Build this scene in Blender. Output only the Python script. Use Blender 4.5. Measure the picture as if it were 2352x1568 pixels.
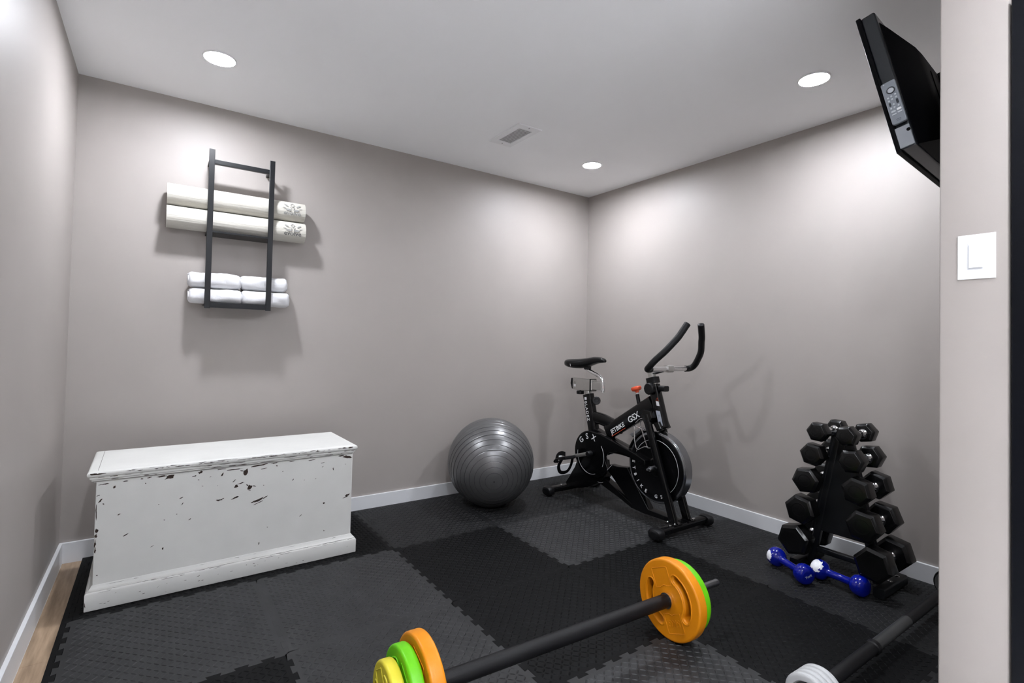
import bpy, bmesh, math, random
from mathutils import Vector, Matrix, noise
R = math.radians
PI = math.pi
random.seed(7)
for o in list(bpy.data.objects):
    bpy.data.objects.remove(o)
sc = bpy.context.scene
COL = sc.collection

# ------------------------------------------------------------------ camera, world, exposure
CAM_Z = 1.1182
cam = bpy.data.cameras.new('camera')
cam.sensor_fit = 'HORIZONTAL'
cam.sensor_width = 36.0
cam.lens = 36.0 * 1170.79 / 2352.0
cam.shift_y = -27.1 / 2352.0
cam.clip_start = 0.02
camo = bpy.data.objects.new('camera', cam)
COL.objects.link(camo)
_r = Vector((0.82085768, -0.57070837, 0.0220142))
_u = Vector((-0.03078951, -0.00573043, 0.99950946))
_f = Vector((0.57030227, 0.82113283, 0.0222757))
_m = Matrix((_r, _u, -_f)).transposed().to_4x4()
_m.translation = Vector((0, 0, CAM_Z))
camo.matrix_world = _m
sc.camera = camo

world = bpy.data.worlds.new('world')
sc.world = world
world.use_nodes = True
world.node_tree.nodes['Background'].inputs[0].default_value = (0.5, 0.52, 0.55, 1)
world.node_tree.nodes['Background'].inputs[1].default_value = 0.02
sc.view_settings.view_transform = 'Standard'
sc.view_settings.look = 'None'
sc.view_settings.gamma = 1.0
sc.view_settings.use_curve_mapping = False
sc.view_settings.exposure = 3.55
LAMP_STRENGTH = 50.0

# room: mat top is z = 0
BACK, RIGHT, LEFT, H = 3.3061, 3.0920, -0.3626, 2.4
FLOOR_Z = -0.013
REAR = -4.3
PX, PY0, PY1 = 1.64, 0.316, 0.448      # end of the stub wall

# ------------------------------------------------------------------ materials
def mat(name, col, rough=0.5, metal=0.0, spec=0.5, noise_amt=0.0, noise_scale=20.0, bump=0.0,
        bump_scale=200.0, coat=0.0, col2=None, stretch=None, emit=None, ior=None):
    m = bpy.data.materials.new(name)
    m.use_nodes = True
    nt = m.node_tree
    b = nt.nodes['Principled BSDF']
    b.inputs['Base Color'].default_value = (*col, 1)
    b.inputs['Roughness'].default_value = rough
    b.inputs['Metallic'].default_value = metal
    b.inputs['Specular IOR Level'].default_value = spec
    b.inputs['Coat Weight'].default_value = coat
    b.inputs['Coat Roughness'].default_value = 0.08
    if emit:
        b.inputs['Emission Color'].default_value = (*emit[0], 1)
        b.inputs['Emission Strength'].default_value = emit[1]
    tc = nt.nodes.new('ShaderNodeTexCoord')
    src = tc.outputs['Object']
    if stretch:
        mp = nt.nodes.new('ShaderNodeMapping')
        mp.inputs['Scale'].default_value = stretch
        nt.links.new(src, mp.inputs['Vector'])
        src = mp.outputs['Vector']
    if noise_amt > 0 or col2:
        n = nt.nodes.new('ShaderNodeTexNoise')
        n.inputs['Scale'].default_value = noise_scale
        n.inputs['Detail'].default_value = 5
        nt.links.new(src, n.inputs['Vector'])
        r = nt.nodes.new('ShaderNodeValToRGB')
        c2 = col2 if col2 else tuple(max(0, c * (1 - noise_amt)) for c in col)
        c1 = col if col2 else tuple(min(1, c * (1 + noise_amt)) for c in col)
        r.color_ramp.elements[0].position = 0.3
        r.color_ramp.elements[1].position = 0.7
        r.color_ramp.elements[0].color = (*c2, 1)
        r.color_ramp.elements[1].color = (*c1, 1)
        nt.links.new(n.outputs['Fac'], r.inputs['Fac'])
        nt.links.new(r.outputs['Color'], b.inputs['Base Color'])
    if bump > 0:
        n2 = nt.nodes.new('ShaderNodeTexNoise')
        n2.inputs['Scale'].default_value = bump_scale
        n2.inputs['Detail'].default_value = 3
        nt.links.new(src, n2.inputs['Vector'])
        bp = nt.nodes.new('ShaderNodeBump')
        bp.inputs['Strength'].default_value = bump
        bp.inputs['Distance'].default_value = 0.002
        nt.links.new(n2.outputs['Fac'], bp.inputs['Height'])
        nt.links.new(bp.outputs['Normal'], b.inputs['Normal'])
    return m

M = {}
M['wall'] = mat('taupe_satin_paint', (0.365, 0.334, 0.313), 0.48, spec=0.34, noise_amt=0.02, noise_scale=3, bump=0.06, bump_scale=350)
M['ceiling'] = mat('ceiling_paint', (0.93, 0.93, 0.94), 0.9, spec=0.2, noise_amt=0.01, noise_scale=2, bump=0.05, bump_scale=300)
M['trim'] = mat('white_trim_paint', (0.70, 0.71, 0.73), 0.35, noise_amt=0.015, noise_scale=5)
M['subfloor'] = mat('pale_bounce_floor', (0.80, 0.795, 0.79), 0.5, noise_amt=0.2, noise_scale=6)  # unseen floor next door, made pale to bounce light onto the ceiling
M['wood'] = mat('oak_plank', (0.42, 0.30, 0.20), 0.45, col2=(0.24, 0.165, 0.105), noise_scale=5, stretch=(14, 1.2, 8), bump=0.1, bump_scale=30)
M['foam_l'] = mat('foam_light_tone', (0.0200, 0.0205, 0.0215), 0.5, spec=0.36, noise_amt=0.22, noise_scale=9, bump=0.25, bump_scale=600)
M['foam_m'] = mat('foam_mid_tone', (0.0110, 0.0113, 0.0120), 0.52, spec=0.24, noise_amt=0.22, noise_scale=9, bump=0.25, bump_scale=600)
M['foam_d'] = mat('foam_dark_tone', (0.0030, 0.0032, 0.0036), 0.55, spec=0.12, noise_amt=0.25, noise_scale=9, bump=0.25, bump_scale=600)
M['chest'] = mat('old_white_paint', (0.70, 0.70, 0.675), 0.5, noise_amt=0.035, noise_scale=7, bump=0.12, bump_scale=60)
M['chip'] = mat('bare_dark_wood', (0.035, 0.020, 0.014), 0.8, noise_amt=0.4, noise_scale=80)
M['black_metal'] = mat('satin_black_metal', (0.0050, 0.0055, 0.0070), 0.35, spec=0.34, noise_amt=0.1)
M['bike_black'] = mat('gloss_black_paint', (0.0025, 0.0025, 0.003), 0.17, spec=0.32, noise_amt=0.1, coat=0.12)
M['rubber'] = mat('black_rubber', (0.0045, 0.0045, 0.0055), 0.42, spec=0.3, noise_amt=0.15, noise_scale=60, bump=0.2, bump_scale=400)
M['foam_grip'] = mat('black_foam_grip', (0.0040, 0.0040, 0.0048), 0.45, spec=0.26, bump=0.35, bump_scale=900)
M['saddle'] = mat('black_vinyl', (0.003, 0.003, 0.0034), 0.28, spec=0.35, noise_amt=0.1)
M['chrome'] = mat('chrome', (0.78, 0.78, 0.79), 0.12, metal=1.0, noise_amt=0.02)
M['steel'] = mat('brushed_steel', (0.42, 0.43, 0.45), 0.33, metal=1.0, noise_amt=0.12, noise_scale=40, stretch=(1, 12, 1))
M['satin_alu'] = mat('satin_aluminium', (0.55, 0.54, 0.52), 0.38, metal=0.9, noise_amt=0.04)
M['white_print'] = mat('white_print', (0.85, 0.85, 0.87), 0.4, noise_amt=0.01)
M['pinstripe'] = mat('silver_pinstripe', (0.7, 0.7, 0.72), 0.3, metal=0.3, noise_amt=0.02)
M['sticker'] = mat('silver_sticker', (0.42, 0.45, 0.52), 0.4, noise_amt=0.25, noise_scale=60)
M['red_knob'] = mat('orange_red_plastic', (0.80, 0.10, 0.035), 0.35, noise_amt=0.05)
M['hex_rubber'] = mat('hex_black_rubber', (0.0022, 0.0022, 0.0026), 0.27, spec=0.42, noise_amt=0.1, bump=0.05, bump_scale=500)
M['orange'] = mat('orange_vinyl', (0.66, 0.225, 0.003), 0.42, spec=0.4, noise_amt=0.04, noise_scale=12, bump=0.08, bump_scale=400)
M['green'] = mat('lime_green_vinyl', (0.125, 0.52, 0.003), 0.42, spec=0.4, noise_amt=0.04, noise_scale=12, bump=0.08, bump_scale=400)
M['yellow'] = mat('yellow_vinyl', (0.62, 0.54, 0.035), 0.42, spec=0.4, noise_amt=0.04, noise_scale=12, bump=0.08, bump_scale=400)
M['white_plate'] = mat('pale_grey_vinyl', (0.40, 0.405, 0.41), 0.5, noise_amt=0.04)
M['grey_hub'] = mat('grey_hub', (0.035, 0.036, 0.036), 0.4, noise_amt=0.1)
M['yoga'] = mat('cream_yoga_mat', (0.52, 0.50, 0.45), 0.75, spec=0.25, noise_amt=0.02, noise_scale=30, stretch=(0.02, 1, 1), bump=0.8, bump_scale=330)
M['yoga_print'] = mat('grey_print', (0.30, 0.30, 0.29), 0.7, noise_amt=0.05)
M['yoga_dark'] = mat('dark_print', (0.10, 0.10, 0.10), 0.7, noise_amt=0.05)
M['towel'] = mat('white_terry', (0.72, 0.72, 0.74), 0.95, spec=0.1, noise_amt=0.02, bump=0.5, bump_scale=500)
M['white_plastic'] = mat('white_plastic', (0.83, 0.84, 0.86), 0.3, noise_amt=0.01)
M['switch_grey'] = mat('pale_grey_plastic', (0.70, 0.72, 0.75), 0.3, noise_amt=0.01)
M['door'] = mat('black_door_paint', (0.0018, 0.0024, 0.0045), 0.35, spec=0.16, noise_amt=0.1, bump=0.08, bump_scale=120)
M['tv_black'] = mat('tv_black_plastic', (0.0024, 0.0026, 0.0034), 0.5, spec=0.06, noise_amt=0.1)
M['tv_gloss'] = mat('tv_dark_gloss', (0.012, 0.015, 0.019), 0.28, spec=0.45, noise_amt=0.12)
M['tv_grey'] = mat('tv_grey_plastic', (0.30, 0.32, 0.35), 0.35, noise_amt=0.05)
M['screen'] = mat('tv_screen_glass', (0.006, 0.006, 0.008), 0.1, spec=0.5, noise_amt=0.05)
M['remote'] = mat('remote_grey', (0.24, 0.265, 0.30), 0.32, metal=0.25, noise_amt=0.05)
M['remote_btn'] = mat('remote_button', (0.50, 0.53, 0.57), 0.3, noise_amt=0.03)
M['remote_dark'] = mat('remote_dark_button', (0.03, 0.035, 0.045), 0.35, noise_amt=0.05)
M['dark_hole'] = mat('vent_dark', (0.52, 0.50, 0.49), 0.9, noise_amt=0.1)
M['vent'] = mat('vent_white', (0.84, 0.84, 0.85), 0.6, noise_amt=0.01)
M['screw'] = mat('screw_grey', (0.16, 0.16, 0.16), 0.4, metal=0.6, noise_amt=0.1)
M['rim_steel'] = mat('polished_dark_steel', (0.30, 0.31, 0.33), 0.2, metal=1.0, noise_amt=0.15, noise_scale=6)
M['lens_fill'] = mat('fill_lamp_lens', (0.9, 0.9, 0.9), 0.5, emit=((0.955, 0.99, 1.06), LAMP_STRENGTH * 5.0), noise_amt=0.01)  # lens of the unseen downlights added for fill
M['lens_door'] = mat('dim_lamp_lens', (0.9, 0.9, 0.9), 0.5, emit=((0.955, 0.99, 1.06), LAMP_STRENGTH * 0.6), noise_amt=0.01)
M['lens_entry'] = mat('entry_lamp_lens', (0.9, 0.9, 0.9), 0.5, emit=((0.955, 0.99, 1.06), LAMP_STRENGTH * 1.7), noise_amt=0.01)
M['lens'] = mat('lamp_lens', (0.9, 0.9, 0.9), 0.5, emit=((0.955, 0.99, 1.06), LAMP_STRENGTH), noise_amt=0.01)

# grey ball: fine sheen
M['ball'] = mat('graphite_pvc', (0.16, 0.16, 0.163), 0.34, spec=0.6, metal=0.6, noise_amt=0.08, noise_scale=15, bump=0.05, bump_scale=500)
M['groove'] = mat('ball_groove', (0.035, 0.035, 0.037), 0.5, noise_amt=0.1)

def blue_mat(name, spots):
    """glossy blue vinyl with white spots where the coat has come off"""
    m = mat(name, (0.0008, 0.006, 0.22), 0.13, spec=0.45, coat=0.1)
    nt = m.node_tree
    b = nt.nodes['Principled BSDF']
    tc = nt.nodes.new('ShaderNodeTexCoord')
    n = nt.nodes.new('ShaderNodeTexNoise')
    n.inputs['Scale'].default_value = 45
    nt.links.new(tc.outputs['Object'], n.inputs['Vector'])
    prev = None
    for (p, rad) in spots:
        d = nt.nodes.new('ShaderNodeVectorMath'); d.operation = 'DISTANCE'
        nt.links.new(tc.outputs['Object'], d.inputs[0]); d.inputs[1].default_value = p
        a = nt.nodes.new('ShaderNodeMath'); a.operation = 'MULTIPLY_ADD'
        nt.links.new(n.outputs['Fac'], a.inputs[0]); a.inputs[1].default_value = 0.05; a.inputs[2].default_value = rad - 0.025
        l = nt.nodes.new('ShaderNodeMath'); l.operation = 'LESS_THAN'
        nt.links.new(d.outputs['Value'], l.inputs[0]); nt.links.new(a.outputs[0], l.inputs[1])
        if prev is None: prev = l.outputs[0]
        else:
            mx = nt.nodes.new('ShaderNodeMath'); mx.operation = 'MAXIMUM'
            nt.links.new(prev, mx.inputs[0]); nt.links.new(l.outputs[0], mx.inputs[1]); prev = mx.outputs[0]
    mix = nt.nodes.new('ShaderNodeMix'); mix.data_type = 'RGBA'
    nt.links.new(prev, mix.inputs['Factor'])
    mix.inputs['A'].default_value = (0.0008, 0.006, 0.22, 1)
    mix.inputs['B'].default_value = (0.85, 0.86, 0.9, 1)
    nt.links.new(mix.outputs['Result'], b.inputs['Base Color'])
    return m

# ------------------------------------------------------------------ geometry helpers (all in world coordinates)
def finish(me, smooth=True, ang=35):
    if smooth:
        for p in me.polygons: p.use_smooth = True
        try: me.set_sharp_from_angle(angle=R(ang))
        except Exception: pass
    return me

def from_py(vs, fs, smooth=True, ang=35):
    me = bpy.data.meshes.new('m')
    me.from_pydata([tuple(v) for v in vs], [], fs)
    me.validate(); me.update()
    bm = bmesh.new(); bm.from_mesh(me)
    bmesh.ops.recalc_face_normals(bm, faces=bm.faces)
    bm.to_mesh(me); bm.free()
    return finish(me, smooth, ang)

def box(x0, x1, y0, y1, z0, z1, bev=0.0, seg=2, mtx=None):
    bm = bmesh.new()
    bmesh.ops.create_cube(bm, size=1.0)
    for v in bm.verts:
        v.co = Vector((x0 + (v.co.x + .5) * (x1 - x0), y0 + (v.co.y + .5) * (y1 - y0), z0 + (v.co.z + .5) * (z1 - z0)))
    if bev > 0:
        bmesh.ops.bevel(bm, geom=bm.edges[:], offset=bev, segments=seg, affect='EDGES', profile=0.5)
    if mtx is not None: bm.transform(mtx)
    me = bpy.data.meshes.new('m'); bm.to_mesh(me); bm.free()
    return finish(me, bev > 0, 20)

def frame_to(p0, p1, up=(0, 0, 1)):
    """matrix with z along p0->p1, origin p0"""
    z = (Vector(p1) - Vector(p0)).normalized()
    x = Vector(up).cross(z)
    if x.length < 1e-5: x = Vector((1, 0, 0)).cross(z)
    x.normalize(); y = z.cross(x)
    m = Matrix((x, y, z)).transposed().to_4x4(); m.translation = Vector(p0)
    return m

def circle(r, n=16, r2=None, p=1.0):
    r2 = r if r2 is None else r2
    out = []
    for i in range(n):
        a = 2 * PI * i / n
        c, s = math.cos(a), math.sin(a)
        out.append((r * math.copysign(abs(c) ** p, c), r2 * math.copysign(abs(s) ** p, s)))
    return out

def smooth_path(pts, sub=6):
    """Catmull-Rom through the points"""
    P = [Vector(p) for p in pts]
    if len(P) < 3: return P
    out = []
    for i in range(len(P) - 1):
        p0 = P[i - 1] if i > 0 else P[0] * 2 - P[1]
        p1, p2 = P[i], P[i + 1]
        p3 = P[i + 2] if i + 2 < len(P) else P[-1] * 2 - P[-2]
        for k in range(sub):
            t = k / sub
            out.append(0.5 * ((2 * p1) + (-p0 + p2) * t + (2 * p0 - 5 * p1 + 4 * p2 - p3) * t * t + (-p0 + 3 * p1 - 3 * p2 + p3) * t ** 3))
    out.append(P[-1])
    return out

def sweep(path, prof, scales=None, cap=True, up=(0, 0, 1), ang=35, closed=False):
    P = [Vector(p) for p in path]
    n = len(P); k = len(prof)
    T = []
    for i in range(n):
        if closed: t = P[(i + 1) % n] - P[i - 1]
        else: t = P[min(i + 1, n - 1)] - P[max(i - 1, 0)]
        T.append(t.normalized())
    x = Vector(up).cross(T[0])
    if x.length < 1e-4: x = Vector((1, 0, 0)).cross(T[0])
    x.normalize()
    vs, fs = [], []
    for i in range(n):
        x = (x - T[i] * x.dot(T[i])).normalized()
        y = T[i].cross(x)
        s = scales[i] if scales else 1.0
        sx, sy = (s if isinstance(s, tuple) else (s, s))
        for (a, b) in prof: vs.append(P[i] + x * a * sx + y * b * sy)
    m = n if closed else n - 1
    for i in range(m):
        for j in range(k):
            i2 = (i + 1) % n
            fs.append((i * k + j, i * k + (j + 1) % k, i2 * k + (j + 1) % k, i2 * k + j))
    if cap and not closed:
        fs.append(tuple(reversed(range(k)))); fs.append(tuple(range((n - 1) * k, n * k)))
    return from_py(vs, fs, True, ang)

def tube(path, r, n=14, sub=0, cap=True):
    if sub: path = smooth_path(path, sub)
    return sweep(path, circle(r, n), cap=cap)

def rbar(p0, p1, w, h, bev=0.25, up=(0, 0, 1), s1=1.0):
    """rounded rectangular bar; w across, h along 'up' side"""
    prof = []
    w, h = h, w
    b = min(w, h) * bev
    for (cx, cy, a0) in ((w / 2 - b, h / 2 - b, 0), (-w / 2 + b, h / 2 - b, 90), (-w / 2 + b, -h / 2 + b, 180), (w / 2 - b, -h / 2 + b, 270)):
        for q in range(4):
            a = R(a0 + 30 * q)
            prof.append((cx + b * math.cos(a), cy + b * math.sin(a)))
    return sweep([p0, p1], prof, scales=[1.0, s1], up=up)

def lathe(p0, p1, prof, n=32, ang=35):
    """prof: list of (dist along axis from p0, radius)"""
    m = frame_to(p0, p1)
    vs, fs, rings = [], [], []
    for (d, r) in prof:
        if r < 1e-6:
            rings.append((len(vs), 1)); vs.append(m @ Vector((0, 0, d)))
        else:
            rings.append((len(vs), n))
            for i in range(n):
                a = 2 * PI * i / n
                vs.append(m @ Vector((r * math.cos(a), r * math.sin(a), d)))
    for (a, na), (b, nb) in zip(rings[:-1], rings[1:]):
        for i in range(n):
            j = (i + 1) % n
            if na == 1 and nb == 1: continue
            if na == 1: fs.append((a, b + i, b + j))
            elif nb == 1: fs.append((a + i, b, a + j))
            else: fs.append((a + i, b + i, b + j, a + j))
    if rings[0][1] > 1: fs.append(tuple(range(n)))
    if rings[-1][1] > 1: fs.append(tuple(range(rings[-1][0], rings[-1][0] + n)))
    return from_py(vs, fs, True, ang)

def _curve_to_mesh(cu):
    ob = bpy.data.objects.new('tmp', cu)
    COL.objects.link(ob)
    dg = bpy.context.evaluated_depsgraph_get()
    dg.update()
    me = bpy.data.meshes.new_from_object(ob.evaluated_get(dg))
    bpy.data.objects.remove(ob)
    bpy.data.curves.remove(cu)
    return me

def prism(loops, depth, bev=0.0, mtx=None, res=1, ang=24):
    """flat outline(s) with holes, centred on z=0, thickness depth"""
    cu = bpy.data.curves.new('c', 'CURVE')
    cu.dimensions = '2D'; cu.fill_mode = 'BOTH'
    cu.extrude = max(depth / 2 - bev, 0.00001)
    cu.bevel_depth = bev; cu.bevel_resolution = res; cu.offset = -bev
    for lp in loops:
        s = cu.splines.new('POLY')
        s.points.add(len(lp) - 1)
        for q, (x, y) in zip(s.points, lp): q.co = (x, y, 0, 1)
        s.use_cyclic_u = True
    me = _curve_to_mesh(cu)
    if mtx is not None: me.transform(mtx)
    return finish(me, True, ang)

def text_mesh(txt, size, mtx, depth=0.0004, spacing=1.0, shear=0.0, align='LEFT', bold=0.0):
    cu = bpy.data.curves.new('t', 'FONT')
    cu.body = txt; cu.size = size; cu.extrude = depth; cu.space_character = spacing
    cu.align_x = align; cu.shear = shear; cu.offset = bold; cu.resolution_u = 3
    me = _curve_to_mesh(cu)
    me.transform(mtx)
    return finish(me, False)

def axes(o, x, y, z=None):
    x = Vector(x).normalized(); y = Vector(y).normalized()
    z = x.cross(y) if z is None else Vector(z).normalized()
    m = Matrix((x, y, z)).transposed().to_4x4(); m.translation = Vector(o)
    return m

def join(*mes):
    bm = bmesh.new()
    for me in mes:
        bm.from_mesh(me)
    out = bpy.data.meshes.new('m'); bm.to_mesh(out); bm.free()
    for me in mes: bpy.data.meshes.remove(me)
    return finish(out, True, 35)

def tag(o, label=None, cat=None, group=None, kind=None):
    if label: o['label'] = label
    if cat: o['category'] = cat
    if group: o['group'] = group
    if kind: o['kind'] = kind
    return o

def thing(name, loc, label, cat, group=None):
    o = bpy.data.objects.new(name, None)
    o.empty_display_size = 0.05
    o.location = loc
    COL.objects.link(o)
    return tag(o, label, cat, group)

def root_of(p):
    while p.parent: p = p.parent
    return p

def obj(name, me, m, parent=None, label=None, kind=None):
    """mesh given in world coordinates; becomes a child of parent (same place)"""
    me.name = name
    me.materials.clear(); me.materials.append(M[m] if isinstance(m, str) else m)
    o = bpy.data.objects.new(name, me)
    COL.objects.link(o)
    if parent is not None:
        rt = root_of(parent)
        me.transform(Matrix.Translation(-Vector(rt.location)))
        o.parent = parent
    if label: o['label'] = label
    if kind: o['kind'] = kind
    return o

def solo(name, me, m, label, cat, group=None):
    """one-mesh thing, origin at the middle of its base"""
    xs = [v.co.x for v in me.vertices]; ys = [v.co.y for v in me.vertices]; zs = [v.co.z for v in me.vertices]
    c = Vector(((min(xs) + max(xs)) / 2, (min(ys) + max(ys)) / 2, min(zs)))
    me.transform(Matrix.Translation(-c))
    o = obj(name, me, m)
    o.location = c
    return tag(o, label, cat, group)

def struct(name, me, m, parent=None, label=None):
    o = obj(name, me, m, parent)
    if parent is None: o['kind'] = 'structure'
    if label: o['label'] = label
    return o

# ------------------------------------------------------------------ the room
T = 0.12
floor = struct('floor', box(LEFT - T, RIGHT + T, REAR - T, BACK + T, FLOOR_Z - 0.1, FLOOR_Z - 0.002), 'subfloor',
               label='dark foam tile floor over brown wood planks')
struct('ceiling', box(LEFT - T, RIGHT + T, REAR - T, BACK + T, H, H + 0.1), 'ceiling', label='flat light grey painted ceiling')
struct('wall_back', box(LEFT - T, RIGHT + T, BACK, BACK + T, FLOOR_Z - .02, H + .02), 'wall', label='taupe painted wall behind the chest and ball')
struct('wall_left', box(LEFT - T, LEFT, REAR - T, BACK + 0.01, FLOOR_Z - .02, H + .02), 'wall', label='taupe painted wall at the far left')
struct('wall_right', box(RIGHT, RIGHT + T, REAR - T, BACK + 0.01, FLOOR_Z - .02, H + .02), 'wall', label='taupe painted wall behind the bike and dumbbell rack')
struct('wall_rear', box(LEFT - T, RIGHT + T, REAR - T, REAR, FLOOR_Z - .02, H + .02), 'trim', label='unseen wall outside the doorway, white to bounce light')  # out of view, whitened so more light bounces to the ceiling
struct('wall_partition', box(PX, RIGHT + .01, PY0, PY1, FLOOR_Z - .002, H + .002, 0.006, 3), 'wall', label='end of the stub wall carrying the light switch')

BBH, BBT = 0.0847, 0.014
def baseboard(name, x0, x1, y0, y1, lab):
    return struct(name, box(x0, x1, y0, y1, FLOOR_Z - .002, BBH, 0.002, 2), 'trim', label=lab)
baseboard('baseboard_back', LEFT, RIGHT, BACK - BBT, BACK + .001, 'white baseboard along the back wall')
baseboard('baseboard_left', LEFT - .001, LEFT + BBT, REAR, BACK - BBT, 'white baseboard along the left wall')
baseboard('baseboard_right', RIGHT - BBT, RIGHT + .001, PY1, BACK - BBT, 'white baseboard along the right wall')
pbb = baseboard('baseboard_partition', PX - .016, PX + .004, PY0 - .0, PY1 + .016, 'white baseboard wrapping the end of the stub wall')
struct('baseboard', box(PX + .002, RIGHT - BBT, PY1 - .001, PY1 + .016, FLOOR_Z - .002, BBH, 0.002, 2), 'trim', parent=pbb)

# oak planks showing along the left wall
pw = 0.145
for ci in range(3):
    x0 = LEFT + BBT + ci * pw
    y = [1.2, 2.35, 3.292] if ci == 0 else ([1.2, 1.9, 3.1, 3.292] if ci == 1 else [1.2, 2.6, 3.292])
    for a, b in zip(y[:-1], y[1:]):
        me = box(x0 + .0008, x0 + pw - .0008, a + .0008, b - .0008, FLOOR_Z - .004, FLOOR_Z, 0.001, 1)
        obj('plank', me, 'wood', floor)

# ---- interlocking foam tiles
def clean_edge(length, n, amp):
    p = length / n
    pts = [(0, 0)]
    for i in range(n):
        s = 1 if i % 2 == 0 else -1
        a = i * p; b = (i + 1) * p
        e = 0.10 * p
        pts += [(a + (e if i == 0 else -e * .6), s * amp), (b + (e * .6 if i < n - 1 else -e), s * amp)]
    pts.append((length, 0))
    return pts

TILE_T = 0.0115
_tile_cache = {}
def tile_mesh(w, h, teeth):
    key = (round(w, 4), round(h, 4), teeth)
    if key in _tile_cache: return _tile_cache[key]
    nx = max(1, round(w / 0.042)); ny = max(1, round(h / 0.042)); A = 0.0075
    l_, r_, b_, t_ = teeth
    g = 0.0006
    loop = []
    bot = clean_edge(w, nx, A) if b_ else [(0, 0), (w, 0)]
    loop += [(x, y) for x, y in bot[:-1]]
    rgt = clean_edge(h, ny, A) if r_ else [(0, 0), (h, 0)]
    loop += [(w + y, x) for x, y in rgt[:-1]]
    top = clean_edge(w, nx, A) if t_ else [(0, 0), (w, 0)]
    loop += [(x, h + y) for x, y in reversed(top)][:-1]
    lef = clean_edge(h, ny, A) if l_ else [(0, 0), (h, 0)]
    loop += [(y, x) for x, y in reversed(lef)][:-1]
    cx, cy = w / 2, h / 2
    loop = [(x - cx, y - cy) for x, y in loop]
    base = prism([loop], TILE_T, 0.0007, Matrix.Translation((0, 0, -TILE_T / 2)))
    vs = [v.co.copy() for v in base.vertices]; fs = [tuple(p.vertices) for p in base.polygons]
    bpy.data.meshes.remove(base)
    # raised tread ridges in a herringbone
    c = 0.0205
    m = 0.011
    ni = int((w - 2 * m) / c); nj = int((h - 2 * m) / c)
    ox = -ni * c / 2 + c / 2; oy = -nj * c / 2 + c / 2
    L, W, Hh = 0.0118, 0.0030, 0.0021
    for i in range(ni):
        for j in range(nj):
            a = PI / 4 if (i + j) % 2 == 0 else -PI / 4
            x = ox + i * c; y = oy + j * c
            ca, sa = math.cos(a), math.sin(a)
            k = len(vs)
            for (p, q, z) in ((-L, 0, 0), (-L * .45, -W, 0), (L * .45, -W, 0), (L, 0, 0), (L * .45, W, 0), (-L * .45, W, 0),
                              (-L * .5, -W * .3, Hh), (L * .5, -W * .3, Hh), (L * .5, W * .3, Hh), (-L * .5, W * .3, Hh)):
                vs.append(Vector((x + p * ca - q * sa, y + p * sa + q * ca, z)))
            fs += [(k, k + 1, k + 6), (k + 1, k + 2, k + 7, k + 6), (k + 2, k + 3, k + 7), (k + 3, k + 4, k + 8), (k + 3, k + 8, k + 7),
                   (k + 4, k + 5, k + 9, k + 8), (k + 5, k, k + 9), (k, k + 6, k + 9), (k + 6, k + 7, k + 8, k + 9)]
    me = bpy.data.meshes.new('foam_tile')
    me.from_pydata([tuple(v) for v in vs], [], fs); me.update()
    finish(me, True, 28)
    _tile_cache[key] = me
    return me

XE = [-0.245, 0.410, 1.065, 1.720, 2.375, 3.0765]
YE = [0.478, 0.625, 1.280, 1.935, 2.590, 3.2905]
tones = {4: 'DDMMM', 3: 'LLDLL', 2: 'DLDDM', 1: 'LLLDM', 0: 'MMMMM'}  # tile tones put the sheen of differing ridge directions into the colour
_variant = {}
for r in range(5):
    for c in range(5):
        x0, x1, y0, y1 = XE[c], XE[c + 1], YE[r], YE[r + 1]
        if r == 0: y0 = 0.478
        me0 = tile_mesh(x1 - x0, y1 - y0, (True, c < 4, r > 0, r < 4))
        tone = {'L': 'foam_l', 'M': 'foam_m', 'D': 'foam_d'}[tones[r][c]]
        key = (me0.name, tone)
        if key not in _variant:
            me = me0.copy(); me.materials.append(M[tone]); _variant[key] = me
        o = bpy.data.objects.new('foam_tile', _variant[key])
        COL.objects.link(o)
        o.parent = floor
        o.location = ((x0 + x1) / 2, (y0 + y1) / 2, -0.0002)
# straight-edged border pieces along the left side
for r in range(1, 5):
    h = YE[r + 1] - YE[r]
    ny = max(1, round(h / 0.042))
    ed = clean_edge(h, ny, 0.0075)
    lp = [(-0.026, 0)] + [(y - .0012, x) for x, y in ed] + [(-0.026, h)]
    me = prism([list(reversed(lp))], TILE_T, 0.0007, Matrix.Translation((XE[0], YE[r], -TILE_T / 2 - .0004)))
    obj('border_strip', me, 'foam_d', floor)

# ------------------------------------------------------------------ recessed lights
def downlight(x, y, label, grp, lens='lens'):
    t = thing('recessed_light', (x, y, H), label, 'ceiling light', grp)
    obj('trim_ring', lathe((x, y, H + .001), (x, y, H - 1), [(0, .0700), (.004, .0690), (.0085, .0655), (.0085, .0640), (.004, .0634), (.0, .0634)], 40), 'vent', t)
    obj('lens', lathe((x, y, H - .002), (x, y, H - 1), [(-.001, .0632), (.0, .0632), (.0006, .05), (.001, 0)], 40), lens, t)
downlight(0.197, 2.707, 'glowing round recessed ceiling light above the towel rack', 'recessed ceiling lights')
downlight(2.530, 2.680, 'glowing round recessed ceiling light in the corner above the bike', 'recessed ceiling lights')
downlight(2.530, 1.166, 'glowing round recessed ceiling light nearest the television', 'recessed ceiling lights')
downlight(0.160, -0.10, 'recessed ceiling light outside the doorway beside the left wall', 'recessed ceiling lights', 'lens_entry')
downlight(1.250, -0.15, 'recessed ceiling light outside the doorway nearest the light switch', 'recessed ceiling lights', 'lens_door')
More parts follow.
